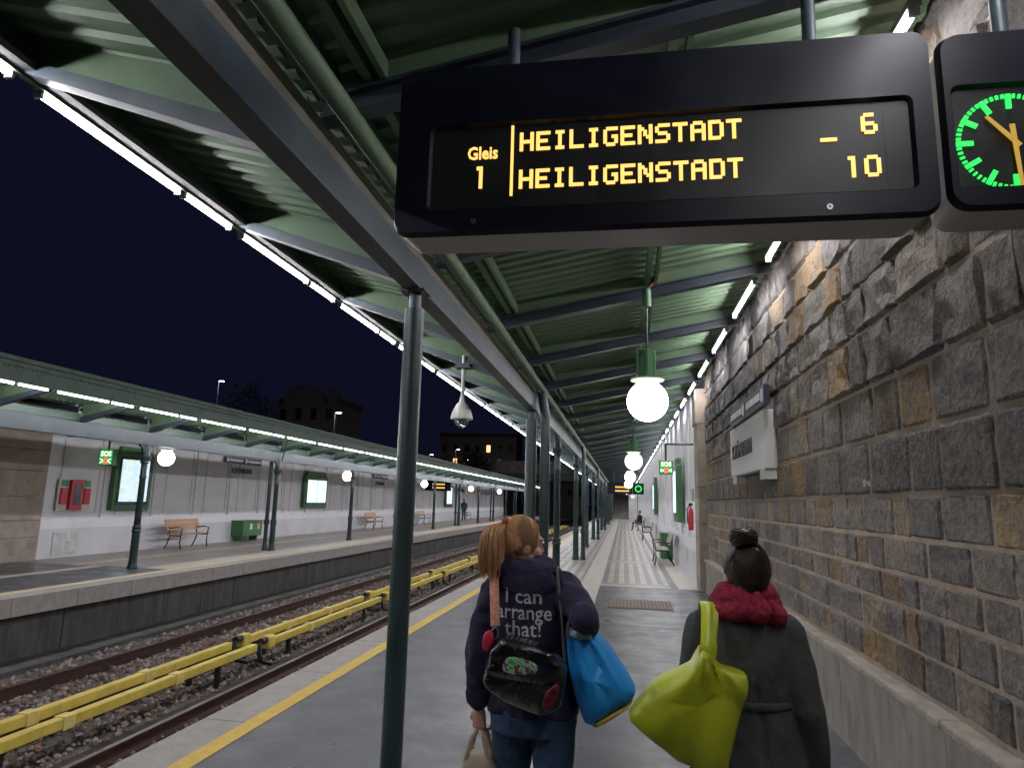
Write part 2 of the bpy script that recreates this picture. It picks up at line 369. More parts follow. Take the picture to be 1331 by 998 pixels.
# ------------------------------------------------------------------ right stone wall
sw = thing('stone_wall', (1.75, 8, 0), 'rough coursed stone wall of grey and ochre blocks', 'wall')
B(1.688, 2.3, -1.5, 14.3, 0, 4.7).build('mortar', MORTAR, sw)
random.seed(21)
rows = [.22, .23, .19, .22, .26, .38, .37, .40, .33, .36, .34, .36, .38]
stones = []; z = .66
for r_, h in enumerate(rows):
    y = 14.25 + random.uniform(-.1, .2); rough = 1 if z > 2.3 else .35
    while y > .3:
        wd = h * random.choice([.8, 1.15, 1.4, 1.7, 2.1]) * random.uniform(.9, 1.15)
        wd = min(wd, .68)
        stones.append((y - wd, min(y, 14.28), z, z + h, rough)); y -= wd
    z += h
def stone(mb, y0, y1, z0, z1, rough):
    g = random.uniform(.006, .012); y0 += g; y1 -= g; z0 += g; z1 -= g; n, m = 6, 5; US = (0, .05, .25, .5, .75, .95, 1); VS = (0, .07, .36, .66, .93, 1); seed = random.random() * 50
    depth = random.uniform(.022, .05) if rough == 1 else random.uniform(.008, .022); idx = []; vs = []; fs = []
    for j in range(m + 1):
        for i in range(n + 1):
            u, v = US[i], VS[j]; e = min(u, 1 - u, v, 1 - v); edge = e < .01
            ju = random.uniform(-.018, .018) * (y1 - y0); jv = random.uniform(-.02, .02) * (z1 - z0)
            if edge and (e < .001):
                cr = .0
            d = .0 if edge else max(.007, depth + noise.noise(Vector((u * 2.3 + seed, v * 2.3, seed))) * .032 * rough + random.uniform(-.007, .007) * (.4 + rough))
            rr = .018 if (edge and (u < .01 or u > .99) and (v < .01 or v > .99)) else 0
            vs.append((1.692 - d, y0 + (y1 - y0) * u + (ju if not edge else ju * .3) + (rr if u < .01 else -rr if u > .99 else 0), z0 + (z1 - z0) * v + (jv if not edge else jv * .3)))
    for j in range(m):
        for i in range(n):
            a = j * (n + 1) + i; fs.append((a, a + 1, a + n + 2, a + n + 1))
    # sides back into the mortar
    rim = [i for i in range(n + 1)] + [(k + 1) * (n + 1) - 1 for k in range(1, m + 1)] + [m * (n + 1) + i for i in range(n - 1, -1, -1)] + [k * (n + 1) for k in range(m - 1, 0, -1)]
    o = len(vs); vs += [(1.72, vs[k][1], vs[k][2]) for k in rim]
    for k in range(len(rim)): fs.append((rim[k], rim[(k + 1) % len(rim)], o + (k + 1) % len(rim), o + k))
    mb._add(vs, fs)
def seen(s): 
    y = (s[0] + s[1]) / 2
    return y > 2.6
vis = sorted([s for s in stones if seen(s)], key=lambda s: -(s[1] - s[0]) * (s[3] - s[2]) / max(1, (s[0] + s[1]) / 2) ** 2)
for s in vis[:295]:
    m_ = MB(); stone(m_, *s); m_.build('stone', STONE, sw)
rest = MB()
for s in vis[295:] + [s for s in stones if not seen(s)]: stone(rest, *s)
o = rest.build('small_stones', STONE, sw); o['kind'] = 'stuff'
lg = thing('wall_ledge', (1.65, 8, 0), 'low concrete plinth with worn coping under the stone wall', 'ledge')
for k in range(9):
    y = -1.2 + k * 1.72
    B(1.60, 1.70, y, min(y + 1.714, 14.2), 0, .585).build('ledge_panel', LEDGE, lg)
    B(1.575, 1.70, y, min(y + 1.716, 14.2), .587, .645).build('coping', mat('coping_stone', (.31, .27, .225), .85, 0, .25, 7, .6, 60, ((.15, .13, .11), 4, .6)), lg, bevel=.015)
ps = thing('wall_pilaster', (1.6, 14.5, 0), 'tall worn stone pilaster where the rough stone wall ends', 'pilaster')
zz = 0
for k, h in enumerate((.62, .7, .75, .7, .6, .75)):
    B(1.50 - (.03 if k > 4 else 0), 2.0, 14.3, 14.98, zz, zz + h - .006).build('block', ASHLAR, ps, bevel=.012); zz += h

# ------------------------------------------------------------------ white walls
def white_wall(x0, face, y0, y1, label, s, top):
    """face: x of the visible face; s=+1 wall lies on the +x side"""
    t = thing('plaster_wall', (face + s * .2, (y0 + y1) / 2, 0), label, 'wall')
    def bx(a, b, *q): return B(min(face + s * a, face + s * b), max(face + s * a, face + s * b), *q)
    bx(.06, .4, y0, y1, 0, top).build('plaster', WHITE, t)
    bx(0, .06, y0, y1, 0, .70).build('plinth', PLINTH, t)
    bx(.02, .06, y0, y1, .702, .95).build('lower_rail', WHITE, t)
    y = y0; k = 0
    while y < y1 - .5:
        bx(.02, .06, y, y + .42, .952, top).build('pilaster_strip', WHITE, t)
        if y + 2.0 < y1:
            m_ = MB()
            a, b = y + .56, y + 1.86
            for q in ((a, b, 1.05, 1.09), (a, a + .04, 1.09, top), (b - .04, b, 1.09, top)):
                m_.box(min(face + s * .035, face + s * .06), max(face + s * .035, face + s * .06), *q)
            m_.build('panel_moulding', WHITE, t)
        y += 2.0
    return t
white_wall(0, 1.52, 14.985, YE, 'white panelled plaster wall behind the benches on the asphalt platform side', 1, 4.6)
white_wall(0, -13.98, 14.42, YE, 'long white panelled plaster wall along the opposite platform', -1, 4.2)
psl = thing('wall_pilaster', (-14.1, 13.5, 0), 'broad stone pilaster at the end of the opposite white wall', 'pilaster')
zz = 0
for k, h in enumerate((.55, .4, .55, .6, .5, .7, .8)):
    B(-14.5, -13.86, 12.75, 14.40, zz, zz + h - .006).build('block', ASHLAR, psl, bevel=.012); zz += h
sl = thing('stone_wall', (-14.2, 8, 0), 'dark rough stone wall beyond the opposite stone pilaster', 'wall')
B(-14.6, -14.15, 4, 12.74, 0, 4.2).build('mortar', MORTAR, sl)
for zr in range(10):
    y = 12.7
    while y > 9.5:
        wd = random.uniform(.4, .8); m_ = MB(); n0 = len(m_.v)
        stone(m_, y - wd, y, .1 + zr * .4, .1 + zr * .4 + .4, 1)
        m_.v = [(-14.15 + (1.72 - p[0]), p[1], p[2]) for p in m_.v]; m_.build('stone', STONE, sl); y -= wd

# ------------------------------------------------------------------ canopies
def corr(x0, z0, x1, z1, L=1.99, p=.165, d=.028):
    """corrugated sheet, ribs along the slope"""
    prof = []; n = int(L / p)
    for k in range(n):
        a = k * L / n
        for q, h in ((0, 0), (.38, 0), (.5, d), (.88, d)): prof.append((a + q * L / n, h))
    prof.append((L, 0)); m_ = MB(); vs = []; fs = []
    for x, z in ((x0, z0), (x1, z1)):
        for a, h in prof: vs.append((x, a, z + h))
    for x, z in ((x0, z0), (x1, z1)):
        for a, h in prof: vs.append((x, a, z + h + .012))
    N = len(prof)
    for k in range(N - 1):
        fs.append((k, k + 1, N + k + 1, N + k)); fs.append((2 * N + k, 3 * N + k, 3 * N + k + 1, 2 * N + k + 1))
    fs += [(0, N, 3 * N, 2 * N), (N - 1, 3 * N - 1 + N - N, 4 * N - 1, 2 * N - 1)][:1]
    m_._add(vs, fs); return m_
def canopy(label, s, beam_x, beam_z, beam_h, wall_x, rise_w, eave_x, eave_z, ys, raft0, fas, lights_label):
    """s=+1: wall on +x side. beam_z bottom of the long girder"""
    t = thing('platform_canopy', (beam_x, 0, beam_z), label, 'canopy')
    ye = ys[1]; bt = beam_z + beam_h
    B(beam_x - .065, beam_x + .065, ys[0], ye, beam_z, bt).build('girder', STEEL if s > 0 else mat('teal_girder', (.016, .032, .038), .45, 0, .25, 2, .05, 90, ((.06, .08, .085), 2.5, .5)), t, bevel=.006)
    B(beam_x - .04, beam_x + .04, ys[0], ye, bt + .002, bt + .14).build('girder_board', mat('weathered_board', (.13, .12, .10), .7, 0, .25, 4, .2, 50) if s > 0 else GREEN2, t)
    zr0 = bt + .16                         # rafter bottom at beam, wall side
    zr1 = zr0 + rise_w
    ze0 = bt + .02
    def X(a): return beam_x + s * a
    wl = abs(wall_x - beam_x); el = abs(eave_x - beam_x)
    first = None; k = 0; y = raft0
    while y < ye:
        if first is None:
            P1 = [(X(.02), zr0), (X(wl), zr1), (X(wl), zr1 + .10), (X(.02), zr0 + .10)]
            a = MB().prism([(X(.02), zr0), (X(wl), zr1), (X(wl), zr1 + .022), (X(.02), zr0 + .022)], 'y', -.05, .05)
            a.prism([(X(.02), zr0 + .022), (X(wl), zr1 + .022), (X(wl), zr1 + .10), (X(.02), zr0 + .10)], 'y', -.012, .012)
            a.prism([(X(.02), zr0 + .10), (X(wl), zr1 + .10), (X(wl), zr1 + .12), (X(.02), zr0 + .12)], 'y', -.05, .05)
            f1 = a.build('rafter', RAFT, t)
            f1b = MB().prism([(X(.1), zr0 + .135), (X(wl), zr1 + .12), (X(wl), zr1 + .235), (X(.1), zr0 + .235)], 'y', -.035, .035).build('rafter_board', GREEN, f1)
            f2 = MB().prism([(X(-.066), ze0 - .05), (X(-el), eave_z), (X(-el), eave_z + .07), (X(-.066), ze0 + .06)], 'y', -.05, .05).build('eave_bracket', STEEL if s > 0 else RAFT, t)
            up = [(X(-.07), ze0 + .06)] + [(X(-el), eave_z + .07), (X(-el), eave_z + .16), (X(-el * .5), eave_z + .10), (X(-.07), bt + .30)]
            f2b = MB().prism(up, 'y', -.02, .02).build('gusset_plate', GREEN, f2)
            first = (f1, f1b, f2, f2b); obs = first
        else:
            obs = []
            for q in first:
                c = q.copy(); C.objects.link(c); obs.append(c)
            obs[0].parent = t; obs[1].parent = obs[0]; obs[2].parent = t; obs[3].parent = obs[2]
        obs[0].location.y = y; obs[2].location.y = y
        y += 2.0
    # sheets
    p1 = corr(X(-.02), zr0 + .235, X(wl + .1), zr1 + .245); p2 = corr(X(-.05), bt + .32, X(-el - .03), eave_z + .20)
    m1 = m2 = None; y = raft0 - 2
    while y < ye - 2:
        if m1 is None:
            o1 = p1.build('roof_sheet', GREEN, t); o2 = p2.build('eave_sheet', GREEN, t); m1, m2 = o1.data, o2.data
        else:
            o1 = bpy.data.objects.new('roof_sheet', m1); o2 = bpy.data.objects.new('eave_sheet', m2)
            for o in (o1, o2): C.objects.link(o); o.parent = t
        o1.location.y = o2.location.y = y; y += 2.0
    # purlins, gutter pipe, fascia
    for a in (.22, wl * .57):
        zc = zr0 + rise_w * a / wl + .125
        for dx, w_ in ((0, .05), (.09, .03)):
            B(min(X(a + dx), X(a + dx + w_)), max(X(a + dx), X(a + dx + w_)), ys[0], ye, zc + .015, zc + .105).build('purlin', GREEN, t)
    B(X(-el) - .02, X(-el) + .02, ys[0], ye, eave_z - .02, eave_z + fas).build('fascia', GREEN2, t)
    if s > 0: MB().tube([(X(.17), ys[0], zr0 - .0), (X(.17), ye, zr0 - .0)], .05, 12).build('gutter_pipe', GREEN, t, True)
    else:
        B(X(-el) + .02, X(-el) + .09, ys[0], ye, eave_z + fas - .07, eave_z + fas).build('gutter_lip', GREEN2, t)
    B(X(0) - .10, X(0) + .10, ys[0], ye, bt + .335, bt + .40).build('valley_gutter', GREEN2, t)
    # tube lights: under the eave and along the wall
    proto = {}
    y = raft0 - 2; n = 0
    while y < ye - 2:
        for kind in ('eave', 'wall'):
            if kind == 'eave':
                x = X(-el - .03) if s > 0 else X(-el + .09); zc = eave_z - .03
                segs = ((.12, 1.28), (1.36, 1.92)); lab = lights_label[0]
            else:
                x = X(wl - .10); zc = zr1 + .01; segs = ((.35, 1.65),); lab = lights_label[1]
            if kind == 'wall' and s < 0: continue
            if kind not in proto:
                r = thing('tube_light', (x, y, zc), lab, 'light', ('eave tubes of the ' if kind == 'eave' else 'wall tubes of the ') + ('bench side' if s > 0 else 'opposite') + ' canopy')
                B(x - (.03 if s > 0 or kind == 'wall' else .13), x + (.13 if s > 0 and kind == 'eave' else .03), y + segs[0][0] - .03, y + segs[-1][1] + .03, zc + .022, zc + .06).build('housing', mat('lamp_housing', (.16, .155, .15), .6, 0, .15, 5), r)
                for a, b in segs:
                    MB().tube([(x, y + a, zc), (x, y + b, zc)], .017, 6).build('tube', TUBEM, r)
                    for q in (a - .02, b + .001): B(x - .024, x + .024, y + q, y + q + .018, zc - .024, zc + .022).build('end_socket', ALU, r)
                proto[kind] = r
            else: copy_tree(proto[kind], (x, y, zc))
        y += 2.0
    return t
canopy('green butterfly canopy on blue grey steel over the asphalt platform', 1, -1.435, 3.10, .18, 1.47, .57, -3.13, 3.84, (-1.5, YE + 1), .76, .26,
       ('linear tube light with long and short tube under the platform canopy eave', 'short tube light between rafters above the stone and plaster wall'))
canopy('green canopy with deep fascia over the opposite platform', -1, -10.72, 2.72, .31, -13.95, .55, -9.42, 3.34, (1, YE + 1), 1.7, .37,
       ('linear tube light with long and short tube under the opposite canopy fascia', ''))

# ------------------------------------------------------------------ columns
def ornate(loc, h, label, group, pipe=None):
    t = thing('cast_iron_column', loc, label, 'column', group); c = loc
    MB().lathe([(.11, 0), (.11, .05), (.095, .08), (.085, .2), (.082, .78)], c, 16).build('base', COLG, t, True)
    MB().lathe([(.082, .78), (.10, .80), (.10, .83), (.085, .85), (.095, .88), (.095, .90), (.075, .93)], c, 16).build('ring', COLG, t, True)
    MB().lathe([(.072, .93), (.065, h - .75), (.075, h - .73), (.075, h - .70), (.066, h - .68), (.066, h - .42)], c, 16).build('shaft', COLG, t, True)
    MB().lathe([(.066, h - .42), (.10, h - .39), (.085, h - .36), (.12, h - .30), (.125, h - .27), (.08, h - .24), (.08, h)], c, 16).build('capital', COLG, t, True)
    for s in (-1, 1):
        P = [(c[1] + s * .07, c[2] + h - .22), (c[1] + s * .12, c[2] + h - .15), (c[1] + s * .13, c[2] + h - .08), (c[1] + s * .22, c[2] + h - .02), (c[1] + s * .22, c[2] + h), (c[1] + s * .07, c[2] + h)]
        MB().prism(P, 'x', c[0] - .03, c[0] + .03).build('scroll_bracket', COLG, t)
    return t
def pipe(loc, h, label, group, top=None):
    t = thing('downpipe', loc, label, 'pipe', group); x, y, z = loc
    MB().tube([(x, y, 0), (x, y, h)] + (top or []), .06, 14).build('pipe', COLG, t, True)
    MB().lathe([(.085, 0), (.085, .05), (.07, .1), (.07, .2), (.062, .22)], (x, y, 0), 14).build('foot', COLG, t, True)
    MB().lathe([(.075, .78), (.09, .8), (.09, .84), (.08, .86), (.092, .88), (.092, .9), (.06, .93)], (x, y, 0), 14).build('ring', COLG, t, True)
    return t
def plain(loc, h, r, label):
    t = thing('steel_column', loc, label, 'column', 'plain steel columns'); x, y, z = loc
    MB().lathe([(r * 1.05, 0), (r * 1.05, .04), (r, .05), (r, h - .13)], loc, 28).build('shaft', MATS['column_paint'], t, True)
    MB().lathe([(r * .62, h - .13), (r * .62, h)], loc, 20).build('neck', STEEL, t, True)
    B(x - .09, x + .09, y - .09, y + .09, h - .012, h + .0).build('top_plate', STEEL, t)
    for s in (-1, 1):
        for q in (-1, 1): MB().tube([(x + s * .07, y + q * .07, h - .03), (x + s * .07, y + q * .07, h)], .01, 6).build('bolt', DARK, t)
    return t
mat('column_paint', (.024, .046, .048), .36, 0, .35, 2.5, .06, 120, ((.018, .03, .03), 1.4, .8), stretch=(3, 3, .7))
plain((-1.43, 4.32, 0), 3.1, .068, 'smooth dark green steel column with narrow neck, apart from the downpipes')
plain((-1.44, 10.45, 0), 3.1, .088, 'smooth steel column clamped to a bent downpipe')
bend = [(-1.24, 10.5, 3.05), (-1.27, 10.5, 3.3), (-1.29, 10.5, 3.42)]
t = thing('downpipe', (-1.24, 10.5, 0), 'thick bent downpipe clamped to the smooth steel column', 'pipe')
MB().tube([(-1.22, 10.5, 0), (-1.22, 10.5, 3.0), (-1.26, 10.5, 3.22), (-1.28, 10.5, 3.42)], .075, 16).build('pipe', MATS['column_paint'], t, True)
MB().lathe([(.086, 2.28), (.086, 2.31)], (-1.22, 10.5, 0), 16).build('clamp', STEEL, t, True)
B(-1.53, -1.13, 10.55, 10.58, 2.285, 2.305).build('clamp_bar', STEEL, t)
ys = [14.78 + 6 * k for k in range(11)]
for k, y in enumerate(ys):
    if y > YE - 1: break
    nm = ['first', 'second', 'third', 'fourth', 'fifth', 'sixth', 'seventh', 'eighth', 'ninth', 'tenth', 'eleventh'][k]
    ornate((-1.44, y, 0), 3.1, f'{nm} ornate cast iron column past the smooth column and bent downpipe', 'ornate columns of the asphalt platform')
    if k % 2 == 1: pipe((-1.22, y, 0), 3.25, f'ringed dark downpipe beside the {nm} ornate column of the bench side platform', 'downpipes of the asphalt platform', [(-1.27, y, 3.42)])
for k in range(11):
    y = 13.7 + 6 * k
    if y > YE - 1: break
    nm = ['first', 'second', 'third', 'fourth', 'fifth', 'sixth', 'seventh', 'eighth', 'ninth', 'tenth', 'eleventh'][k]
    ornate((-10.72, y, 0), 2.72, f'{nm} ornate column along the opposite platform counted from the stone pilaster', 'ornate columns of the opposite platform')
    if k % 2 == 1:
        t = pipe((-10.95, y, 0), 2.72, f'slim downpipe beside the {nm} ornate column of the opposite platform', 'downpipes of the opposite platform')
        MB().tube([(-10.6, y, 2.75), (-10.45, y, 3.5)], .03, 8).build('upper_pipe', STEEL, t, True)

# ------------------------------------------------------------------ departure display and clock
def rrect(x0, x1, z0, z1, r, n=6):
    P = []
    for cx, cz, a0 in ((x1 - r, z1 - r, 0), (x0 + r, z1 - r, 90), (x0 + r, z0 + r, 180), (x1 - r, z0 + r, 270)):
        for k in range(n + 1): a = R(a0 + 90 * k / n); P.append((cx + r * math.cos(a), cz + r * math.sin(a)))
    return P
def case(t, x0, x1, z0, z1, wx0, wx1, wz0, wz1, y=2.5, screws=()):
    n = 7
    outer = rrect(x0, x1, z0, z1, .075, n - 1); inner = rrect(wx0, wx1, wz0, wz1, .03, n - 1)
    m_ = MB()    # front bezel with a recessed window
    m_.loft([[(a, y + .03, b) for a, b in outer], [(a, y, b) for a, b in rrect(x0 + .012, x1 - .012, z0 + .012, z1 - .012, .068, n - 1)], [(a, y, b) for a, b in inner], [(a, y + .022, b) for a, b in rrect(wx0 + .01, wx1 - .01, wz0 + .01, wz1 - .01, .022, n - 1)]], caps=False)
    m_.build('bezel', BLACK, t, True)
    MB().loft([[(a, y + .03, b) for a, b in rrect(x0 + .004, x1 - .004, z0 + .004, z1 - .004, .074)], [(a, y + .23, b) for a, b in rrect(x0 + .03, x1 - .03, z0 + .004, z1 - .03, .06)]]).build('housing', CASE, t, True)
    MB().prism(rrect(wx0 + .011, wx1 - .011, wz0 + .011, wz1 - .011, .02), 'y', y + .02, y + .028).build('window', MATS['display_glass'], t)
    for a, b in screws:
        sc = MB().tube([(a, y - .004, b), (a, y + .004, b)], .011, 14).build('screw', SCREWM, t, True)
        MB().tube([(a, y - .0055, b), (a, y - .004, b)], .005, 6).build('socket', DARK, sc)
mat('display_glass', (.014, .017, .016), .36, 0, .2, 4, 0, 60, None, 0, .35)
dp = thing('departure_display', (.1, 2.6, 2.7), 'black hanging departure display reading HEILIGENSTADT in amber letters', 'display')
case(dp, -.95, 1.155, 2.745, 3.50, -.80, 1.075, 2.845, 3.225, screws=((-.60, 2.795), (.76, 2.79)))
B(.505, .508, 2.5185, 2.5195, 2.86, 3.21).build('panel_joint', DARK, dp); B(.975, .978, 2.5185, 2.5195, 2.86, 3.21).build('panel_joint', DARK, dp)
for q in (-.26, .10): B(q, q + .002, 2.5185, 2.5195, 2.86, 3.21).build('panel_joint', DARK, dp)
for x in (-.47, .75): MB().tube([(x, 2.6, 3.49), (x, 2.6, 3.98 if x > 0 else 3.72)], .028, 12).build('hanger', STEEL, dp, True)
G = {'H': '10001 10001 10001 11111 10001 10001 10001', 'E': '11111 10000 10000 11110 10000 10000 11111', 'I': '01110 00100 00100 00100 00100 00100 01110', 'L': '10000 10000 10000 10000 10000 10000 11111',
     'G': '01111 10000 10000 10011 10001 10001 01110', 'N': '10001 11001 10101 10101 10011 10001 10001', 'S': '01111 10000 10000 01110 00001 00001 11110', 'T': '11111 00100 00100 00100 00100 00100 00100',
     'A': '01110 10001 10001 11111 10001 10001 10001', 'D': '11110 10001 10001 10001 10001 10001 11110', '6': '01110 10000 10000 11110 10001 10001 01110', '1': '01100 00100 00100 00100 00100 00100 00100', '0': '01110 10001 10001 10001 10001 10001 01110', '-': '00000 00000 00000 11111 00000 00000 00000'}
def dots(txt, x, z, adv, hgt, parent, m=AMBER, y=2.5165):
    ph = hgt / 7; pw = adv * .80 / 5
    for k, ch in enumerate(txt):
        m_ = MB()
        for r_, row in enumerate(G[ch].split()):
            for c_, b in enumerate(row):
                if b == '1':
                    a = x + k * adv + c_ * pw; zz = z + (6 - r_) * ph
                    # each dot grows a little so that strokes read as bold, joined dots
                    m_.box(a - .0018, a + pw + .0018, y - .001 - .0002 * ((r_ + c_) % 2), y + .002, zz - .0012, zz + ph + .0012)
        m_.build('letter', m, parent)
dots('HEILIGENSTADT', -.418, 3.10, .0684, .080, dp); dots('HEILIGENSTADT', -.418, 2.935, .0684, .080, dp)
dots('6', .895, 3.085, .068, .083, dp); dots('10', .83, 2.912, .068, .083, dp); B(.745, .805, 2.514, 2.5185, 3.062, 3.076).build('lettering', AMBER, dp)
B(-.456, -.445, 2.514, 2.5185, 2.905, 3.215).build('divider', AMBER, dp)
put_text('Gleis', .078, (-.575, 2.5175, 3.075), (1, 0, 0), (0, 0, 1), AMBER, dp, bold=.0015, sx=.82)
dots('1', -.607, 2.945, .068, .095, dp)
ck = thing('platform_clock', (1.45, 2.6, 2.7), 'square black hanging clock with green lit minute marks', 'clock')
case(ck, 1.172, 1.80, 2.76, 3.47, 1.205, 1.72, 2.84, 3.25, screws=((1.42, 2.80),))
ccx, ccz = 1.403, 3.02
for k in range(60):
    a = R(6 * k); d = Vector((math.sin(a), 0, math.cos(a))); n_ = Vector((math.cos(a), 0, -math.sin(a))); r1 = .188; r0 = .13 if k % 5 == 0 else .172; wd = .009 if k % 5 == 0 else .0045
    P = [Vector((ccx, 0, ccz)) + d * r0 - n_ * wd, Vector((ccx, 0, ccz)) + d * r0 + n_ * wd, Vector((ccx, 0, ccz)) + d * r1 + n_ * wd, Vector((ccx, 0, ccz)) + d * r1 - n_ * wd]
    MB().prism([(p.x, p.z) for p in P], 'y', 2.512, 2.5185).build('hour_mark' if k % 5 == 0 else 'minute_mark', GRNLED, ck)
for ang, ln, back, nm in ((-40, .13, .03, 'hour_hand'), (177, .18, .06, 'minute_hand')):
    a = R(ang); d = Vector((math.sin(a), 0, math.cos(a))); n_ = Vector((d.z, 0, -d.x)); c0 = Vector((ccx, 0, ccz))
    P = [c0 - d * back - n_ * .009, c0 - d * back + n_ * .009, c0 + d * ln + n_ * .006, c0 + d * ln - n_ * .006]
    yy = 2.504 if nm == 'hour_hand' else 2.499
    MB().prism([(p.x, p.z) for p in P], 'y', yy, yy + .004).build(nm, HANDM, ck)
MB().tube([(1.45, 2.6, 3.44), (1.45, 2.6, 4.1)], .028, 12).build('hanger', STEEL, ck, True)

# ------------------------------------------------------------------ globe lamps
def globe_lamp(x, y, zc, roofz, label, group, r=.19):
    t = thing('globe_lamp', (x, y, zc), label, 'lamp', group)
    MB().ellipsoid((x, y, zc), r, r, r, 24, 16).build('globe', GLOBEM, t, True)
    MB().lathe([(.06, r - .02), (.155, r + .005), (.16, r + .018), (.08, r + .035)], (x, y, zc), 24).build('collar', mat('lamp_collar', (.33, .42, .28), .45), t, True)
    MB().lathe([(.08, r + .036), (.08, r + .29), (.05, r + .30)], (x, y, zc), 20).build('canister', FRAME, t, True)
    B(x - .1, x - .055, y - .03, y + .03, zc + r + .06, zc + r + .32).build('gear_box', FRAME, t)
    MB().tube([(x, y, zc + r + .30), (x, y, roofz - .18)], .009, 8).build('rod', STEEL, t, True)
    MB().lathe([(.042, 0), (.042, .17), (.03, .18)], (x, y, roofz - .18), 14).build('ceiling_cup', FRAME, t, True)
    MB().tube([(x + .02, y, roofz), (x + .06, y + .02, roofz + .06), (x + .2, y, roofz + .12)], .005, 6).build('wire', mat('orange_wire', (.5, .12, .03), .5), t, True)
    return t
for k, y in enumerate((6.3, 15.3, 24.3, 33.3, 42.3, 54)):
    globe_lamp(.22, y, 2.63, 3.72, ['big white globe lamp hanging before the stone wall sign', 'white globe lamp hanging near the hanging SOS sign'][k] if k < 2 else 'white globe lamp hanging farther along the canopy over benches', 'globe lamps of the asphalt platform')
for k, y in enumerate((14.86, 25.9, 36.7, 48.5, 60)):
    globe_lamp(-11.05, y, 2.50, 3.26, 'white globe lamp below the opposite canopy by the map screen and pilaster' if k == 0 else 'white globe lamp hanging below the opposite canopy girder', 'globe lamps of the opposite platform')

# ------------------------------------------------------------------ dome camera
t = thing('dome_camera', (-2.15, 8.72, 2.75), 'white dome security camera hanging from the canopy eave', 'camera')
MB().lathe([(.03, .27), (.045, .20), (.075, .17), (.125, .08), (.15, -.01), (.145, -.035), (.10, -.04)], (-2.15, 8.72, 2.78), 24).build('shell', DOMEW, t, True)
MB().ellipsoid((-2.15, 8.72, 2.735), .095, .095, .10, 20, 12).build('dome', GLASS, t, True)
MB().ellipsoid((-2.15, 8.72, 2.73), .045, .045, .05, 12, 8).build('lens_unit', DARK, t, True)
MB().tube([(-2.15, 8.72, 3.06), (-2.15, 8.72, 3.62)], .028, 10).build('stem', DOMEW, t, True)
B(-2.25, -2.05, 8.64, 8.8, 3.44, 3.5).build('bracket', STEEL, t)

# ------------------------------------------------------------------ signs on the walls
LETT = mat('dark_letters', (.05, .045, .06), .6)
def bars(t, y0, y1, z0, z1, x, m, sgn):
    """illegible small print as rows of word-like strips"""
    y = y0; m_ = MB()
    while y < y1:
        w_ = random.uniform(.03, .09) * (y1 - y0); m_.box(min(x, x - sgn * .004), max(x, x - sgn * .004), y, min(y1, y + w_ * .8), z0, z1); y += w_
    m_.build('small_print', m, t)
def name_sign(x, s, yc, z, label, board):
    t = thing('station_sign', (x, yc, z), label, 'sign', 'station name signs')
    if board: B(min(x, x + s * .12), max(x, x + s * .12), yc - 1.2, yc + 1.2, z - .33, z + .33).build('board', mat('white_board', (.68, .68, .68), .6, 0, .06, 3, .1, 30), t, bevel=.01)
    for q, txt in ((-1, 'SCHÖNBRUNN'),):
        put_text(txt, .27, (x - s * .004, yc + (.25 if board else 0), z - .1), (0, -s, 0), (0, 0, 1), LETT, t, bold=.002, sx=.72 if not board else .8, depth=.008)
    return t
def direction_sign(x, s, yc, z, label, L=1.2):
    t = thing('direction_sign', (x, yc, z), label, 'sign', 'narrow direction signs')
    for k in (-1, 1):
        a = yc + (k - 1) * L / 2 + .02; b = a + L - .04
        B(min(x, x + s * .06), max(x, x + s * .06), a, b, z - .11, z + .11).build('plate', mat('sign_navy', (.03, .035, .06), .4), t, bevel=.006)
        bars(t, a + .22, b - .08, z - .035, z + .045, x - s * .001, mat('sign_white', (.6, .6, .62), .5), s)
        B(min(x - s * .004, x), max(x - s * .004, x), a + .05, a + .17, z - .07, z + .07).build('pictogram', MATS['sign_white'], t)
    return t
t = name_sign(1.54, 1, 9.0, 2.44, 'white board with dark lettering SCHÖNBRUNN fixed to the stone wall', True)
for dy in (-1.15, .8): B(1.55, 1.70, 9 + dy, 9 + dy + .3, 2.0, 2.7).build('mount', MATS['white_board'], t)
direction_sign(1.50, 1, 8.7, 2.90, 'dark two part direction sign above the white board on stone wall')
name_sign(-13.975, -1, 23.05, 2.53, 'dark SCHÖNBRUNN lettering on the opposite white wall above the bench and green box', False)
direction_sign(-13.9, -1, 23.05, 2.88, 'dark two part direction sign on the opposite white wall above the bench and green box')
name_sign(-13.975, -1, 37.5, 2.50, 'dark SCHÖNBRUNN lettering on the opposite white wall past the twin screen', False)
direction_sign(-13.9, -1, 37.5, 2.88, 'dark two part direction sign on the opposite white wall past the twin screen')
name_sign(-13.975, -1, 58, 2.50, 'dark SCHÖNBRUNN lettering far down the opposite white wall', False)

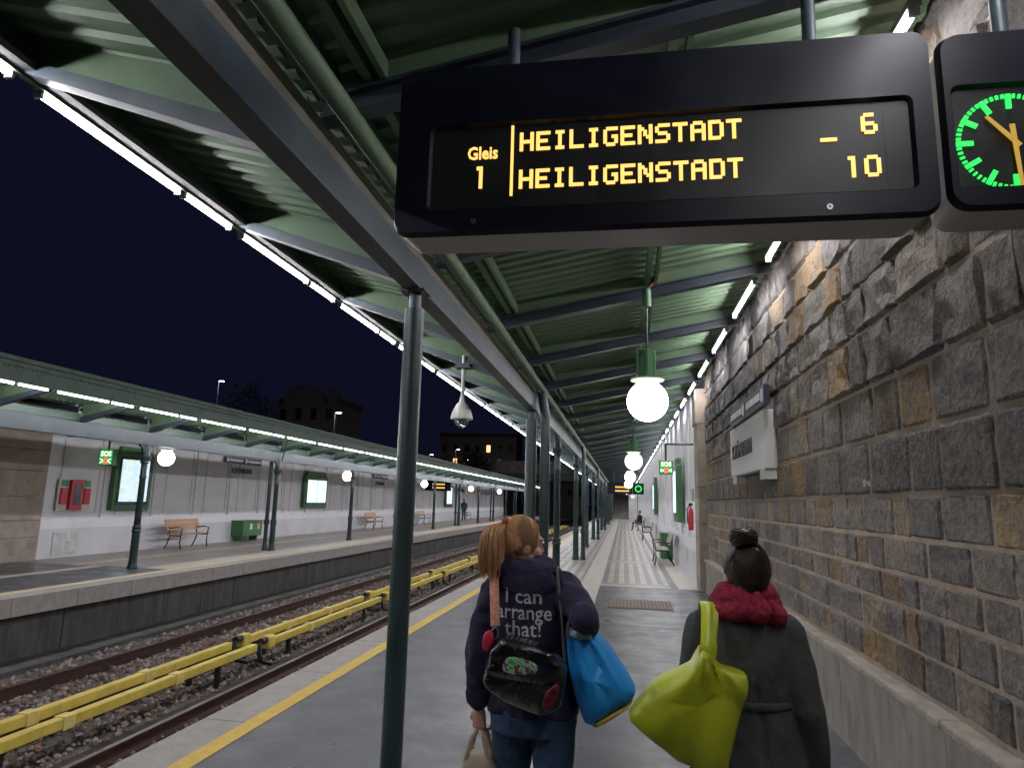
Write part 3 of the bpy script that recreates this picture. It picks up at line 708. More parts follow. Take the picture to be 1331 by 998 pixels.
def map_screen_mat():
    m = bpy.data.materials.new('map_screen'); m.use_nodes = True; nt = NT(m); b = nt.n['Principled BSDF']
    pos = nt.add('ShaderNodeNewGeometry').outputs['Position']
    c = nt.ramp(nt.noise(pos, 3.2, 8, .6), [(.38, (.55, .85, .72)), (.5, (.80, .92, 1)), (.62, (.62, .84, 1))])
    nt.l.new(c, b.inputs['Emission Color']); b.inputs['Emission Strength'].default_value = .62; b.inputs['Base Color'].default_value = (.02, .02, .02, 1); b.inputs['Roughness'].default_value = .2
    return m
MAPM = map_screen_mat()
def screen(x, s, yc, z0, z1, wd, label, panes, m):
    """green framed lit display on a wall; s=+1 faces -x"""
    t = thing('info_screen', (x, yc, z0), label, 'screen')
    def bx(a, b, *q): return B(min(x - s * a, x - s * b), max(x - s * a, x - s * b), *q)
    a, b = yc - wd / 2, yc + wd / 2
    bx(0, .14, a, b, z0, z1).build('frame', FRAME, t, bevel=.01)
    bx(0, .12, a + .18, b - .18, z1 + .002, z1 + .2).build('header', FRAME, t, bevel=.02)
    bx(.142, .16, a + .13, b - .13, z0 + .14, z1 - .1).build('inner_bezel', mat('navy_bezel', (.02, .03, .05), .3), t)
    n = panes; ww = (b - a - .36) / n
    for k in range(n): bx(.161, .165, a + .18 + k * ww + .02, a + .18 + (k + 1) * ww - .02, z0 + .24, z1 - .16).build('pane', m, t)
    return t
screen(1.52, 1, 18.95, 1.25, 2.75, 1.3, 'green framed lit screen nearest the stone pilaster and red extinguisher', 1, SCREEN)
screen(1.52, 1, 32.5, 1.25, 2.75, 1.5, 'green framed lit screen farther along the bench side wall', 1, SCREEN)
screen(-13.98, -1, 17.35, 1.15, 2.72, 1.5, 'green framed map screen on the opposite wall beside the hose cabinet', 1, MAPM)
screen(-13.98, -1, 29.1, 1.15, 2.55, 2.3, 'green framed twin pane screen on the opposite white wall', 2, SCREEN)
screen(-13.98, -1, 53, 1.1, 2.8, 2.0, 'green framed lit screen far along the opposite wall by a standing person', 2, SCREEN)

SOSG = emat('sos_green', (.02, .30, .08), .8); SOSW = emat('sos_white', (.75, 1, .6), 1.0); SOSR = emat('sos_red', (1, .12, .08), .9)
def sos(x, y, z, w_, arm_x, top, label, side=None):
    t = thing('sos_sign', (x, y, z), label, 'sign', 'lit SOS signs'); h = w_ / 2
    B(x - h, x + h, y, y + .14, z - h, z + h).build('box', mat('sos_case', (.04, .16, .06), .4), t, bevel=.01)
    B(x - h + .02, x + h - .02, y - .004, y - .001, z - h + .02, z + h - .02).build('face', SOSG, t)
    put_text('SOS', w_ * .42, (x, y - .007, z + .03), (1, 0, 0), (0, 0, 1), SOSW, t, bold=.006)
    B(x - .045, x + .045, y - .008, y - .005, z - h + .03, z - .01).build('red_symbol', SOSR, t)
    for s in (-1, 1):
        MB().tube([(x + s * w_ * .28 + s * .04, y - .006, z - h + .06), (x + s * w_ * .28 - s * .03, y - .006, z - h + .09), (x + s * w_ * .28 - s * .03, y - .006, z - .07), (x + s * w_ * .28 + s * .04, y - .006, z - .04)], .014, 6).build('pictogram', SOSW, t)
    MB().tube([(x, y + .07, z + h), (x, y + .07, top)], .022, 8).build('hanger', DARK, t, True)
    MB().tube([(x, y + .07, top), (arm_x, y + .07, top)], .02, 8).build('arm', DARK, t, True)
    return t
sos(.92, 15.2, 2.50, .30, 1.52, 3.02, 'lit green SOS sign hanging from an arm on the bench side wall')
sos(-12.75, 14.9, 2.50, .40, -13.98, 3.02, 'lit green SOS sign on an arm beside the opposite map screen')

# fire equipment
t = thing('hose_cabinet', (-13.95, 15.35, 1.2), 'red fire hose cabinet with two red panels on the opposite wall', 'fire cabinet')
B(-13.96, -13.92, 14.85, 15.9, 1.15, 1.95).build('backing', mat('cream_backing', (.55, .55, .5), .6), t)
B(-13.919, -13.82, 15.15, 15.55, 1.18, 1.93).build('cabinet', RED, t, bevel=.01)
B(-13.819, -13.815, 15.23, 15.47, 1.28, 1.83).build('glass_door', mat('smoky_glass', (.10, .09, .10), .15), t)
for a in (14.9, 15.65):
    B(-13.919, -13.87, a, a + .2, 1.32, 1.72).build('side_panel', RED, t, bevel=.008)
    B(-13.919, -13.905, a + .02, a + .2, 1.76, 1.92).build('pictogram', mat('teal_sign', (.06, .3, .2), .5), t)
t = thing('wall_hatch', (-13.97, 15.35, .05), 'pale grey metal double hatch low on the opposite white wall', 'hatch')
for a in (14.92, 15.33): B(-13.979, -13.955, a, a + .405, .06, .63).build('door', mat('hatch_grey', (.47, .48, .48), .45), t, bevel=.005)
MB().tube([(-13.955, 15.38, .36), (-13.94, 15.38, .36)], .015, 8).build('lock', DARK, t)
t = thing('fire_extinguisher', (1.42, 15.55, 1.1), 'red fire extinguisher on the white wall beside the stone pilaster', 'extinguisher')
MB().lathe([(.02, 0), (.055, .01), (.06, .06), (.06, .38), (.045, .45), (.02, .48), (.02, .54)], (1.45, 15.45, 1.15), 16).build('cylinder', RED, t, True)
B(1.41, 1.49, 15.40, 15.50, 1.69, 1.74).build('valve', DARK, t)
MB().tube([(1.42, 15.42, 1.7), (1.37, 15.4, 1.6), (1.38, 15.4, 1.3)], .013, 8).build('hose', DARK, t, True)
B(1.505, 1.519, 15.4, 15.7, 1.78, 2.05).build('pictogram', MATS['teal_sign'], t)
t = thing('grit_box', (-13.6, 23.3, .15), 'green metal box with two small stickers on the opposite platform', 'box')
B(-13.97, -13.5, 22.7, 24.0, .18, .70).build('body', FRAME, t, bevel=.012)
B(-13.98, -13.47, 22.68, 24.02, .702, .74).build('lid', FRAME, t, bevel=.01)
for a, m_ in ((23.15, 'sticker_blue'), (23.65, 'sticker_orange')): B(-13.499, -13.496, a, a + .16, .42, .62).build('sticker', mat(m_, (.55, .65, .75) if 'blue' in m_ else (.75, .4, .15), .5), t)
for a in (22.8, 23.8): B(-13.9, -13.6, a, a + .1, 0, .178).build('foot', FRAME, t)
t = thing('grit_box', (1.2, 22.7, 0), 'green metal box behind the first bench by the white wall', 'box')
B(1.15, 1.50, 22.3, 23.4, .02, .78).build('body', FRAME, t, bevel=.012); B(1.13, 1.51, 22.28, 23.42, .782, .82).build('lid', FRAME, t)
t = thing('wall_vent', (1.51, 17.2, .4), 'small dark slatted vent low on the white wall beside bench', 'vent')
for k in range(6): B(1.508, 1.518, 17.0, 17.5, .36 + k * .05, .395 + k * .05).build('slat', CASE, t)

# ------------------------------------------------------------------ benches
def bench(x, y, s, label, group, L=1.6, slatm=None):
    """s=+1 faces -x (back towards +x)"""
    slatm = slatm or WOOD
    t = thing('bench', (x, y, 0), label, 'bench', group)
    for q in (-.5, .5):
        yy = y + q * L * .82
        MB().tube([(x - s * .24, yy, 0), (x - s * .20, yy, .2), (x - s * .21, yy, .40), (x + s * .16, yy, .40)], .02, 8).build('front_leg', IRON, t, True)
        MB().tube([(x + s * .30, yy, 0), (x + s * .2, yy, .22), (x + s * .15, yy, .4), (x + s * .22, yy, .66), (x + s * .29, yy, .86)], .02, 8).build('rear_leg', IRON, t, True)
        MB().tube([(x - s * .21, yy, .40), (x - s * .235, yy, .62), (x - s * .1, yy, .645), (x + s * .2, yy, .62)], .018, 8).build('armrest', IRON, t, True)
    for k in range(4):
        a = x - s * .2 + s * k * .095; B(min(a, a + s * .078), max(a, a + s * .078), y - L / 2, y + L / 2, .42, .45).build('seat_slat', slatm, t, bevel=.006)
    for k in range(3):
        z = .56 + k * .11; a = x + s * (.165 + k * .035)
        MB().prism([(a, z), (a + s * .025, z), (a + s * .055, z + .095), (a + s * .03, z + .095)], 'y', y - L / 2, y + L / 2).build('back_slat', slatm, t, bevel=.005)
    return t
SL2 = mat('grey_slats', (.32, .27, .23), .5, 0, .2, 9)
for k, y in enumerate((20.7, 33.5, 45, 52)):
    bench(1.1, y, 1, ['dark iron bench with slatted seat in front of the green box', 'second iron bench along the white wall past the green box', 'third iron bench along the white wall, beside a seated person', 'farthest iron bench along the white wall beyond the seated person'][k], 'benches along the bench side wall', slatm=SL2)
for k, y in enumerate((19.3, 35.2, 44.5, 57)):
    bench(-13.3, y, -1, ['wooden slatted bench between the map screen and the green box', 'wooden bench past the twin pane screen on the opposite platform', 'wooden bench in the middle of the opposite platform', 'far wooden bench beyond the standing person'][k], 'benches on the opposite platform')

# far displays
def far_display(x0, x1, y, z, label, clock):
    t = thing('departure_display', ((x0 + x1) / 2, y, z), label, 'display')
    B(x0, x1, y, y + .23, z - .33, z + .33).build('housing', BLACK, t, bevel=.04)
    for q in (.08, -.14):
        a = x0 + .5
        while a < x0 + 1.3: B(a, a + .05, y - .006, y - .002, z + q - .045, z + q + .045).build('letter', AMBER, t); a += .075
    for a in (x0 + .4, x1 - .4): MB().tube([(a, y + .1, z + .32), (a, y + .1, z + 1.0)], .028, 8).build('hanger', STEEL, t)
    if clock:
        c = thing('platform_clock', (x1 + .4, y, z), 'small far clock ringed in green beside the far display', 'clock')
        B(x1 + .02, x1 + .68, y, y + .23, z - .33, z + .33).build('housing', BLACK, c, bevel=.04)
        m_ = MB(); n = 24
        m_.loft([[(x1 + .35 + r * math.cos(6.2832 * i / n), yy, z + r * math.sin(6.2832 * i / n)) for i in range(n)] for r, yy in ((.2, y - .002), (.2, y - .008), (.14, y - .008), (.14, y - .002))], caps=False)
        m_.build('dial_ring', GRNLED, c)
        MB().tube([(x1 + .35, y + .1, z + .32), (x1 + .35, y + .1, z + 1.2)], .028, 8).build('hanger', STEEL, c)
far_display(-1.0, .5, 41, 2.6, 'far black display with amber text under the canopy beyond the globe lamps', True)
far_display(-12.6, -10.9, 42, 2.55, 'black display with amber text under the opposite canopy', False)

# ------------------------------------------------------------------ far end: stairs, bridge, houses, lamps
t = thing('staircase', (-.4, YE + 3, 0), 'grey staircase rising at the far end of the bench side platform', 'stairs')
for k in range(18): B(-1.3, .55, YE + k * .3, YE + 8, k * .16, (k + 1) * .16 - .004).build('step', CONC, t)
B(-1.5, -1.302, YE, YE + 8, 0, 3.4).build('side_wall', CONC, t); B(.552, 1.5, YE - .2, YE + 8, 0, 4.4).build('side_wall', WHITE, t)
t = thing('road_bridge', (-8, YE + 6, 4.2), 'concrete road bridge with green girder crossing the far tracks', 'bridge')
B(-16, 4, YE + 5, YE + 14, 5.2, 6.7).build('parapet', CONC, t); B(-16, 4, YE + 4.9, YE + 14, 4.3, 5.19).build('girder', GREEN2, t)
for x in (-15.6, -9.9): B(x, x + .7, YE + 5.2, YE + 14, -1.3, 4.29).build('abutment', CONCD, t)
t = thing('exit_sign', (.9, YE - 8, 2.35), 'small lit exit sign before the far staircase', 'sign')
B(.75, 1.05, YE - 8, YE - 7.9, 2.35, 2.6).build('face', SOSW, t); B(.88, .92, YE - 7.96, YE - 7.93, 2.6, 3.9).build('hanger', DARK, t)
t = thing('signal_lamp', (-3.9, 88, -1), 'small red railway signal lamp glowing beside the far columns', 'signal')
MB().tube([(-3.9, 88, -1), (-3.9, 88, 3.2)], .05, 8).build('post', DARK, t); B(-4.1, -3.7, 87.85, 88.1, 2.6, 3.4).build('head', DARK, t); MB().ellipsoid((-3.9, 87.82, 3.0), .1, .06, .1, 12, 8).build('lens', emat('red_signal', (1, .05, .03), 4), t)
HOUSE = mat('house_plaster', (.16, .14, .135), .9, 0, .15, .5); DPANE = mat('dark_pane', (.01, .012, .02), .2); LITW = emat('lit_window', (1, .5, .22), 1.2); HROOF = mat('house_roof', (.07, .05, .05), .8)
def house(x0, x1, y, z0, z1, cols, rowsn, label, gable, lit=()):
    t = thing('house', ((x0 + x1) / 2, y, -1.36), label, 'house')
    B(x0, x1, y, y + 9, -1.36, z1).build('wall', HOUSE, t)
    if gable:
        cx = (x0 + x1) / 2 - .6; rr = (x1 - x0) * .33
        MB().prism([(cx + rr * math.cos(math.pi * k / 16), z1 + 1.9 * math.sin(math.pi * k / 16) + .9) for k in range(17)] + [(cx - rr, z1 + .002), (cx + rr, z1 + .002)], 'y', y, y + .6).build('gable', HOUSE, t)
        B(x1 - 1.6, x1 - .1, y, y + 1.5, z1 + .002, z1 + 2.2).build('turret', HOUSE, t)
    B(x0 - .2, x1 + .2, y + .7, y + 9, z1 + .003, z1 + .9).build('roof', HROOF, t)
    n = 0
    for r_ in range(rowsn):
        for c_ in range(cols):
            a = x0 + (x1 - x0) * (c_ + .5) / cols - .45; zz = z0 + r_ * 3.1
            f = B(a - .08, a + .98, y - .05, y - .002, zz - .08, zz + 1.68).build('window_frame', HOUSE, t)
            B(a, a + .9, y - .07, y - .052, zz, zz + 1.6).build('pane', LITW if (r_, c_) in lit else DPANE, f)
            n += 1
house(-50, -40.6, 90, 6.3, 14.8, 4, 3, 'pale house with round gable above the opposite canopy, barely lit', True)
house(-42, -24, 150, 3.2, 16, 7, 4, 'dark apartment block with a few lit windows', False, ((2, 1), (3, 4), (1, 5)))
house(-21, -9, 160, 3.2, 13, 5, 3, 'low dark block with one lit window beyond the bridge', False, ((2, 2),))
def leafy(x, y, z0, h, r, label):
    t = thing('tree', (x, y, -1.36), label, 'tree', 'dark trees behind the opposite canopy'); random.seed(int(x * 10))
    MB().tube([(x, y, -1.36), (x + .2, y, z0 + h * .3), (x, y, z0 + h * .7)], [.35, .22, .08], 8).build('trunk', mat('bark', (.05, .04, .03), .9), t)
    m_ = MB()
    for k in range(2200):
        d = Vector((random.gauss(0, 1), random.gauss(0, 1), random.gauss(0, 1))).normalized() * random.random() ** .4
        d *= 1 + .35 * noise.noise(d * 2.5 + Vector((x, 0, 0)))
        p = Vector((x + d.x * r, y + d.y * r, z0 + h * .55 + d.z * h * .5)); a = Vector((random.gauss(0, 1), random.gauss(0, 1), random.gauss(0, 1))).normalized() * .22; b = a.cross(Vector((random.gauss(0, 1), random.gauss(0, 1), 1))).normalized() * .14
        m_._add([p - a, p + b, p + a, p - b], [(0, 1, 2, 3)])
    m_.build('crown', mat('night_leaves', (.05, .07, .035), .7), t)
leafy(-53, 88, 4, 13, 4.2, 'dark leafy tree beside the pale gabled house')
leafy(-62, 84, 3, 11, 5, 'broad dark tree behind the opposite canopy, away from the gabled house')
leafy(-25, 110, 1, 8.5, 3.5, 'dark tree in front of the apartment block')
LAMPH = emat('street_lamp_glow', (1, .93, .8), 260)
def street_lamp(x, y, z, label, k=1.0):
    t = thing('street_lamp', (x, y, -1.36), label, 'street lamp', 'distant street lamps')
    MB().tube([(x, y, -1.36), (x, y, z + .1), (x + .5, y - .3, z + .25)], [.09, .06, .05], 8).build('post', DARK, t)
    B(x + .3, x + .9, y - .6, y - .2, z + .16, z + .26).build('head', DARK, t); B(x + .36, x + .84, y - .56, y - .24, z + .1, z + .158).build('lamp', LAMPH, t)
for k, (x, y, z) in enumerate(((-46.4, 70, 14.3), (-31.8, 70, 10.7), (-35.5, 120, 9.6), (-29.8, 125, 9), (-28, 130, 7.0), (-25, 135, 6.2), (-32.5, 128, 11.2))):
    street_lamp(x, y, z, ['tall street lamp above the opposite canopy, away from the gabled house', 'street lamp just beside the pale gabled house'][k] if k < 2 else 'small distant street lamp among the dark buildings')
# ------------------------------------------------------------------ people
def remesh(mb, vox, smooth=6, fold=0, fscale=(14, 14, 6), seed=0.0):
    me = mb.mesh('tmp'); o = bpy.data.objects.new('tmp', me); C.objects.link(o)
    r = o.modifiers.new('r', 'REMESH'); r.mode = 'VOXEL'; r.voxel_size = vox
    s = o.modifiers.new('s', 'SMOOTH'); s.iterations = smooth; s.factor = .5
    me2 = bpy.data.meshes.new_from_object(o.evaluated_get(bpy.context.evaluated_depsgraph_get()))
    bpy.data.objects.remove(o)
    if fold:
        nr = [v.normal.copy() for v in me2.vertices]
        for v, n in zip(me2.vertices, nr):
            p = v.co; q = Vector((p.x * fscale[0] + seed, p.y * fscale[1], p.z * fscale[2] + p.x * 5))
            a = noise.noise(q); b = 1 - abs(noise.noise(q * 1.7 + Vector((9, 3, 1)))) * 2
            v.co = p + n * fold * (a + .7 * b)
    for p in me2.polygons: p.use_smooth = True
    return me2
def part(me, name, m, parent):
    off = Vector(WL[parent.name])
    for v in me.vertices: v.co -= off
    me.materials.clear(); me.materials.append(m); me.name = name
    o = bpy.data.objects.new(name, me); C.objects.link(o); o.parent = parent; WL[o.name] = tuple(off); return o
def limb(mb, pts, d=0):
    """pts: (x, y, z, r) with rounded joints"""
    mb.tube([p[:3] for p in pts], [max(.012, p[3] - d) for p in pts], 16)
    for p in pts: r = max(.012, p[3] - d); mb.ellipsoid(p[:3], r, r, r, 14, 8)
def trunk(mb, pts, d=0):
    """pts: (x, y, z, rx, ry)"""
    mb.tube([p[:3] for p in pts], [max(.02, p[3] - d) for p in pts], 24, True, [max(.02, p[4] - d) for p in pts], (1, 0, 0))
def head(mb, c, yaw, k=1.0):
    h = MB()
    h.ellipsoid((0, -.012, .022), .074 * k, .094 * k, .102 * k, 24, 16)
    h.ellipsoid((0, .016, -.045), .055 * k, .062 * k, .066 * k, 20, 12)
    h.ellipsoid((0, .05, -.092), .024, .024, .02, 12, 8)
    h.tube([(0, .072, .028), (0, .086, .0), (0, .096, -.02), (0, .078, -.028)], [.008, .009, .011, .009], 10)
    h.ellipsoid((0, .071, -.054), .022, .011, .007, 12, 6); h.ellipsoid((0, .069, -.066), .02, .011, .007, 12, 6)
    for s in (-1, 1):
        h.ellipsoid((s * .074 * k, -.004, -.006), .011, .02, .031, 12, 10); h.ellipsoid((s * .03, .076, .03), .022, .012, .009, 10, 6); h.ellipsoid((s * .045, .055, -.03), .024, .024, .026, 10, 8)
    ca, sa = math.cos(yaw), math.sin(yaw)
    mb._add([(c[0] + p[0] * ca - p[1] * sa, c[1] + p[0] * sa + p[1] * ca, c[2] + p[2]) for p in h.v], h.f)
def hand(mb, w, dirv, palm, curl=.9):
    """w wrist, dirv direction of the fingers, palm the side they curl to"""
    D = Vector(dirv).normalized(); Pn = Vector(palm); Pn = (Pn - D * Pn.dot(D)).normalized(); Sd = D.cross(Pn); W_ = Vector(w)
    mb.tube([W_ - D * .02, W_ + D * .03, W_ + D * .085], [.02, .034, .038], 12, True, [.016, .014, .013], tuple(Sd))
    for k, (off, ln) in enumerate(((-.027, .066), (-.009, .075), (.009, .07), (.026, .055))):
        b = W_ + D * .078 + Sd * off; P = [b]; a = .25
        for q in range(3): a += curl * .62; P.append(P[-1] + (D * math.cos(a) + Pn * math.sin(a)) * ln * (.42, .33, .25)[q])
        mb.tube(P, [.0095, .009, .0085, .007], 8)
    b = W_ + D * .03 - Sd * .03
    mb.tube([b, b - Sd * .02 + D * .025 + Pn * .012, b - Sd * .012 + D * .05 + Pn * .03], [.012, .0105, .008], 8)
def eyes(t, c, yaw):
    for s in (-1, 1):
        p = Vector((s * .03, .08, .016)); ca, sa = math.cos(yaw), math.sin(yaw)
        MB().ellipsoid((c[0] + p.x * ca - p.y * sa, c[1] + p.x * sa + p.y * ca, c[2] + p.z), .011, .011, .009, 12, 8).build('eye', mat('eye_white', (.6, .58, .55), .2), t, True)
def strands(paths, r, name, m, t, cap=None):
    m_ = MB()
    for P in paths:
        n = len(P); m_.tube(P, [r * (1 - .75 * (k / (n - 1)) ** 2) for k in range(n)], 5)
    if cap: m_._add(cap.v, cap.f)
    o = m_.build(name, m, t, True); o['kind'] = 'stuff'; return o
def hair_paths(c, yaw, base, n, front, low, rad=(.080, .100, .108), jit=.004):
    """arcs over the skull from the hairline to the tie"""
    out = []; ca, sa = math.cos(yaw), math.sin(yaw); base = Vector(base); C0 = Vector((c[0], c[1], c[2] + .022))
    def W_(p): return C0 + Vector((p.x * ca - (p.y - .012) * sa, p.x * sa + (p.y - .012) * ca, p.z))
    for k in range(n):
        a = random.uniform(-math.pi, math.pi); f = (1 + math.cos(a)) / 2          # f=1: forehead (a=0 faces +y)
        z0 = low + (front - low) * f ** 1.3 + random.uniform(-.012, .012)
        rr = math.sqrt(max(.02, 1 - (z0 / rad[2]) ** 2)); st = Vector((math.sin(a) * rad[0] * rr, math.cos(a) * rad[1] * rr, z0))
        b = base - C0; b = Vector((b.x * ca + b.y * sa, -b.x * sa + b.y * ca, b.z)); P = []
        for q in range(9):
            u = q / 8; p = st.lerp(b, u); s = math.sqrt((p.x / rad[0]) ** 2 + (p.y / rad[1]) ** 2 + (p.z / rad[2]) ** 2)
            if s < 1: p = p / max(s, .2)
            elif u < .85: p = p / s * (1 + (s - 1) * .35)
            P.append(W_(p * (1 + random.uniform(0, jit * 4)) ))
        P[-1] = base + Vector([random.uniform(-.012, .012) for _ in range(3)]); out.append(P)
    return out
def pouch(outline, y, thick, n=48, ex=3.2, fold=.005, seed=0, lean=0.0, ns=9, cut=.2, pull=None):
    cx = sum(p[0] for p in outline) / len(outline); cz = sum(p[1] for p in outline) / len(outline)
    # rounded, resampled outline
    for _ in range(2):
        q = []
        for i in range(len(outline)):
            a, b = outline[i], outline[(i + 1) % len(outline)]; q += [(a[0] * (1 - cut) + b[0] * cut, a[1] * (1 - cut) + b[1] * cut), (a[0] * cut + b[0] * (1 - cut), a[1] * cut + b[1] * (1 - cut))]
        outline = q
    Ls = [math.dist(outline[i], outline[(i + 1) % len(outline)]) for i in range(len(outline))]; T = sum(Ls); pts = []; i = 0; acc = 0
    for k in range(n):
        d = T * k / n
        while acc + Ls[i] < d: acc += Ls[i]; i += 1
        u = (d - acc) / Ls[i]; a, b = outline[i], outline[(i + 1) % len(outline)]; pts.append((a[0] + (b[0] - a[0]) * u, a[1] + (b[1] - a[1]) * u))
    rings = []; K = 22
    for k in range(K + 1):
        a = math.pi * k / K; t = -math.cos(a); s = max(.03, abs(math.sin(a)) ** (2 / ex)); tt = math.copysign(abs(t) ** .55, t)
        ring = []
        for x, z in pts:
            px, pz = cx + (x - cx) * s, cz + (z - cz) * s
            d = noise.noise(Vector((px * ns + seed, tt, pz * ns * .8))) + .6 * (1 - 2 * abs(noise.noise(Vector((px * ns * 1.6 + pz * 6, seed, pz * 4)))))
            if pull:      # creases fanning out from where the bag is held
                an = math.atan2(px - pull[0], pull[1] - pz); rr = math.hypot(px - pull[0], pz - pull[1]); d += pull[2] * math.exp(-rr / .22) * (1 - 2.6 * abs(noise.noise(Vector((an * 3.2, seed, rr * 1.5))))) + .8 * (1 - 3 * abs(noise.noise(Vector((an * 2.1 + 7, seed, pz * 3)))))
            ring.append((px, y + tt * thick / 2 * (.75 + .25 * min(1, (1.25 - (pz - cz) * 1.2))) + d * fold + lean * (pz - cz), pz))
        rings.append(ring)
    return MB().loft(rings)
def ribbon(path, wd, th, ref=(1, 0, 0)): return MB().tube(path, wd, 8, True, th, ref)
def smoothpath(P, n=6):
    P = [Vector(p) for p in P]; out = []
    for i in range(len(P) - 1):
        p0, p1, p2, p3 = P[max(i - 1, 0)], P[i], P[i + 1], P[min(i + 2, len(P) - 1)]
        for k in range(n):
            t = k / n; out.append(.5 * ((2 * p1) + (p2 - p0) * t + (2 * p0 - 5 * p1 + 4 * p2 - p3) * t * t + (3 * p1 - p0 - 3 * p2 + p3) * t ** 3))
    return out + [P[-1]]
SKIN = mat('skin', (.52, .29, .21), .5, 0, .1, 20); SKIN.node_tree.nodes['Principled BSDF'].inputs['Subsurface Weight'].default_value = .1
HOODIE = mat('navy_cotton', (.022, .019, .050), .9, 0, .3, 9, .8, 17); JEANS = mat('blue_denim', (.030, .068, .13), .85, 0, .35, 14, .7, 24)
def hair_mat(name, cols, rough):
    m = bpy.data.materials.new(name); m.use_nodes = True; nt = NT(m); b = nt.n['Principled BSDF']; MATS[name] = m
    g = nt.add('ShaderNodeNewGeometry'); n = len(cols)
    nt.l.new(nt.ramp(g.outputs['Random Per Island'], [(k / (n - 1), c) for k, c in enumerate(cols)]), b.inputs['Base Color']); b.inputs['Roughness'].default_value = rough
    return m
BLOND = hair_mat('strawberry_hair', [(.20, .085, .03), (.50, .26, .11), (.62, .37, .18), (.36, .17, .07), (.68, .43, .23)], .38)
BROWN = hair_mat('dark_hair', [(.012, .007, .006), (.04, .021, .016), (.02, .011, .01), (.055, .028, .02)], .42)
COAT = mat('grey_wool', (.066, .068, .066), .95, 0, .25, 10, .7, 13); SHOE = mat('shoe_leather', (.02, .02, .02), .5)
random.seed(11)
# --- hoodie woman
w1 = thing('person', (-.37, 2.92, 0), 'person with blond ponytail in navy hoodie with white lettering and jeans', 'person', None)
YAW = R(-62); HC = (-.432, 2.915, 1.492)
T1 = [(-.37, 2.92, .84, .178, .125), (-.37, 2.92, .93, .176, .125), (-.372, 2.92, 1.08, .160, .115), (-.378, 2.915, 1.2, .172, .12), (-.385, 2.91, 1.30, .175, .108), (-.39, 2.905, 1.36, .13, .085), (-.40, 2.905, 1.41, .07, .065)]
AL = [(-.535, 2.90, 1.305, .066), (-.575, 2.885, 1.18, .058), (-.598, 2.885, 1.05, .052), (-.603, 2.90, .95, .047), (-.60, 2.92, .865, .040)]
AR = [(-.245, 2.90, 1.325, .070), (-.195, 2.80, 1.285, .062), (-.15, 2.71, 1.245, .056), (-.155, 2.82, 1.20, .052), (-.17, 2.97, 1.17, .042)]
LL = [(-.455, 2.93, .83, .096), (-.46, 2.97, .66, .083), (-.458, 3.02, .48, .062), (-.458, 3.0, .33, .060), (-.458, 2.96, .10, .045)]
LR = [(-.285, 2.92, .83, .096), (-.285, 2.91, .66, .083), (-.285, 2.90, .48, .062), (-.285, 2.80, .33, .060), (-.285, 2.72, .13, .045)]
b = MB(); head(b, HC, YAW); limb(b, [(-.425, 2.90, 1.45, .052), (-.405, 2.905, 1.36, .055)])
trunk(b, T1, .014)
for A in (AL, AR): limb(b, A, .016)
for A in (LL, LR): limb(b, A, .012)
limb(b, [(-.60, 2.92, .88, .028), (-.598, 2.925, .84, .024)]); hand(b, (-.597, 2.925, .835), (.02, .02, -1), (.5, 1, 0), 1.1)
limb(b, [(-.17, 2.97, 1.17, .028), (-.175, 3.02, 1.165, .024)]); hand(b, (-.176, 3.03, 1.165), (-.1, 1, 0), (0, 0, -1), 1.0)
part(remesh(b, .0055, 4), 'body', SKIN, w1); eyes(w1, HC, YAW)
b = MB(); trunk(b, T1)
limb(b, AL); limb(b, AR); b.ellipsoid((-.40, 2.85, 1.40), .125, .06, .05, 20, 12); b.ellipsoid((-.385, 2.825, 1.355), .11, .04, .07, 20, 12)
b.ellipsoid((-.345, 2.90, 1.415), .06, .09, .045, 16, 10); b.ellipsoid((-.47, 2.90, 1.40), .05, .08, .045, 16, 10)
b.tube([(-.603, 2.91, .91), (-.60, 2.92, .86)], [.05, .046], 16); trunk(b, [(-.37, 2.92, .835, .182, .13), (-.37, 2.92, .895, .182, .13)])
hme = remesh(b, .007, 4, .0095, (10, 10, 8)); bvh = BVHTree.FromPolygons([v.co.copy() for v in hme.vertices], [tuple(p.vertices) for p in hme.polygons])
hood = part(hme, 'hoodie', HOODIE, w1)
b = MB(); trunk(b, [(-.37, 2.92, .76, .172, .122), (-.37, 2.92, .82, .178, .128), (-.37, 2.92, .90, .168, .12)]); limb(b, LL); limb(b, LR)
part(remesh(b, .009, 4, .004, (16, 16, 9), 4), 'jeans', JEANS, w1)
for A, dy in ((LL, 0), (LR, 0)):
    x, y, z, r = A[-1]; m_ = MB(); m_.ellipsoid((x, y + .06, .045 if A is LL else .07), .045, .13, .045, 18, 10); m_.tube([(x, y, .04 if A is LL else .07), (x, y, z + .03)], [.045, .05], 14); part(remesh(m_, .008, 4), 'shoe', SHOE, w1)
PB = (-.505, 2.865, 1.578)
cap = MB(); cap.ellipsoid((HC[0] - .008, HC[1] - .006, HC[2] + .03), .083, .084, .101, 20, 14)
P = hair_paths(HC, YAW, PB, 1100, .075, -.05)
cap.build('scalp_hair', mat('undercut_hair', (.24, .12, .055), .7, 0, .4, 90, .6, 220), w1, True)
strands(P, .0021, 'hair', BLOND, w1)
pp = []
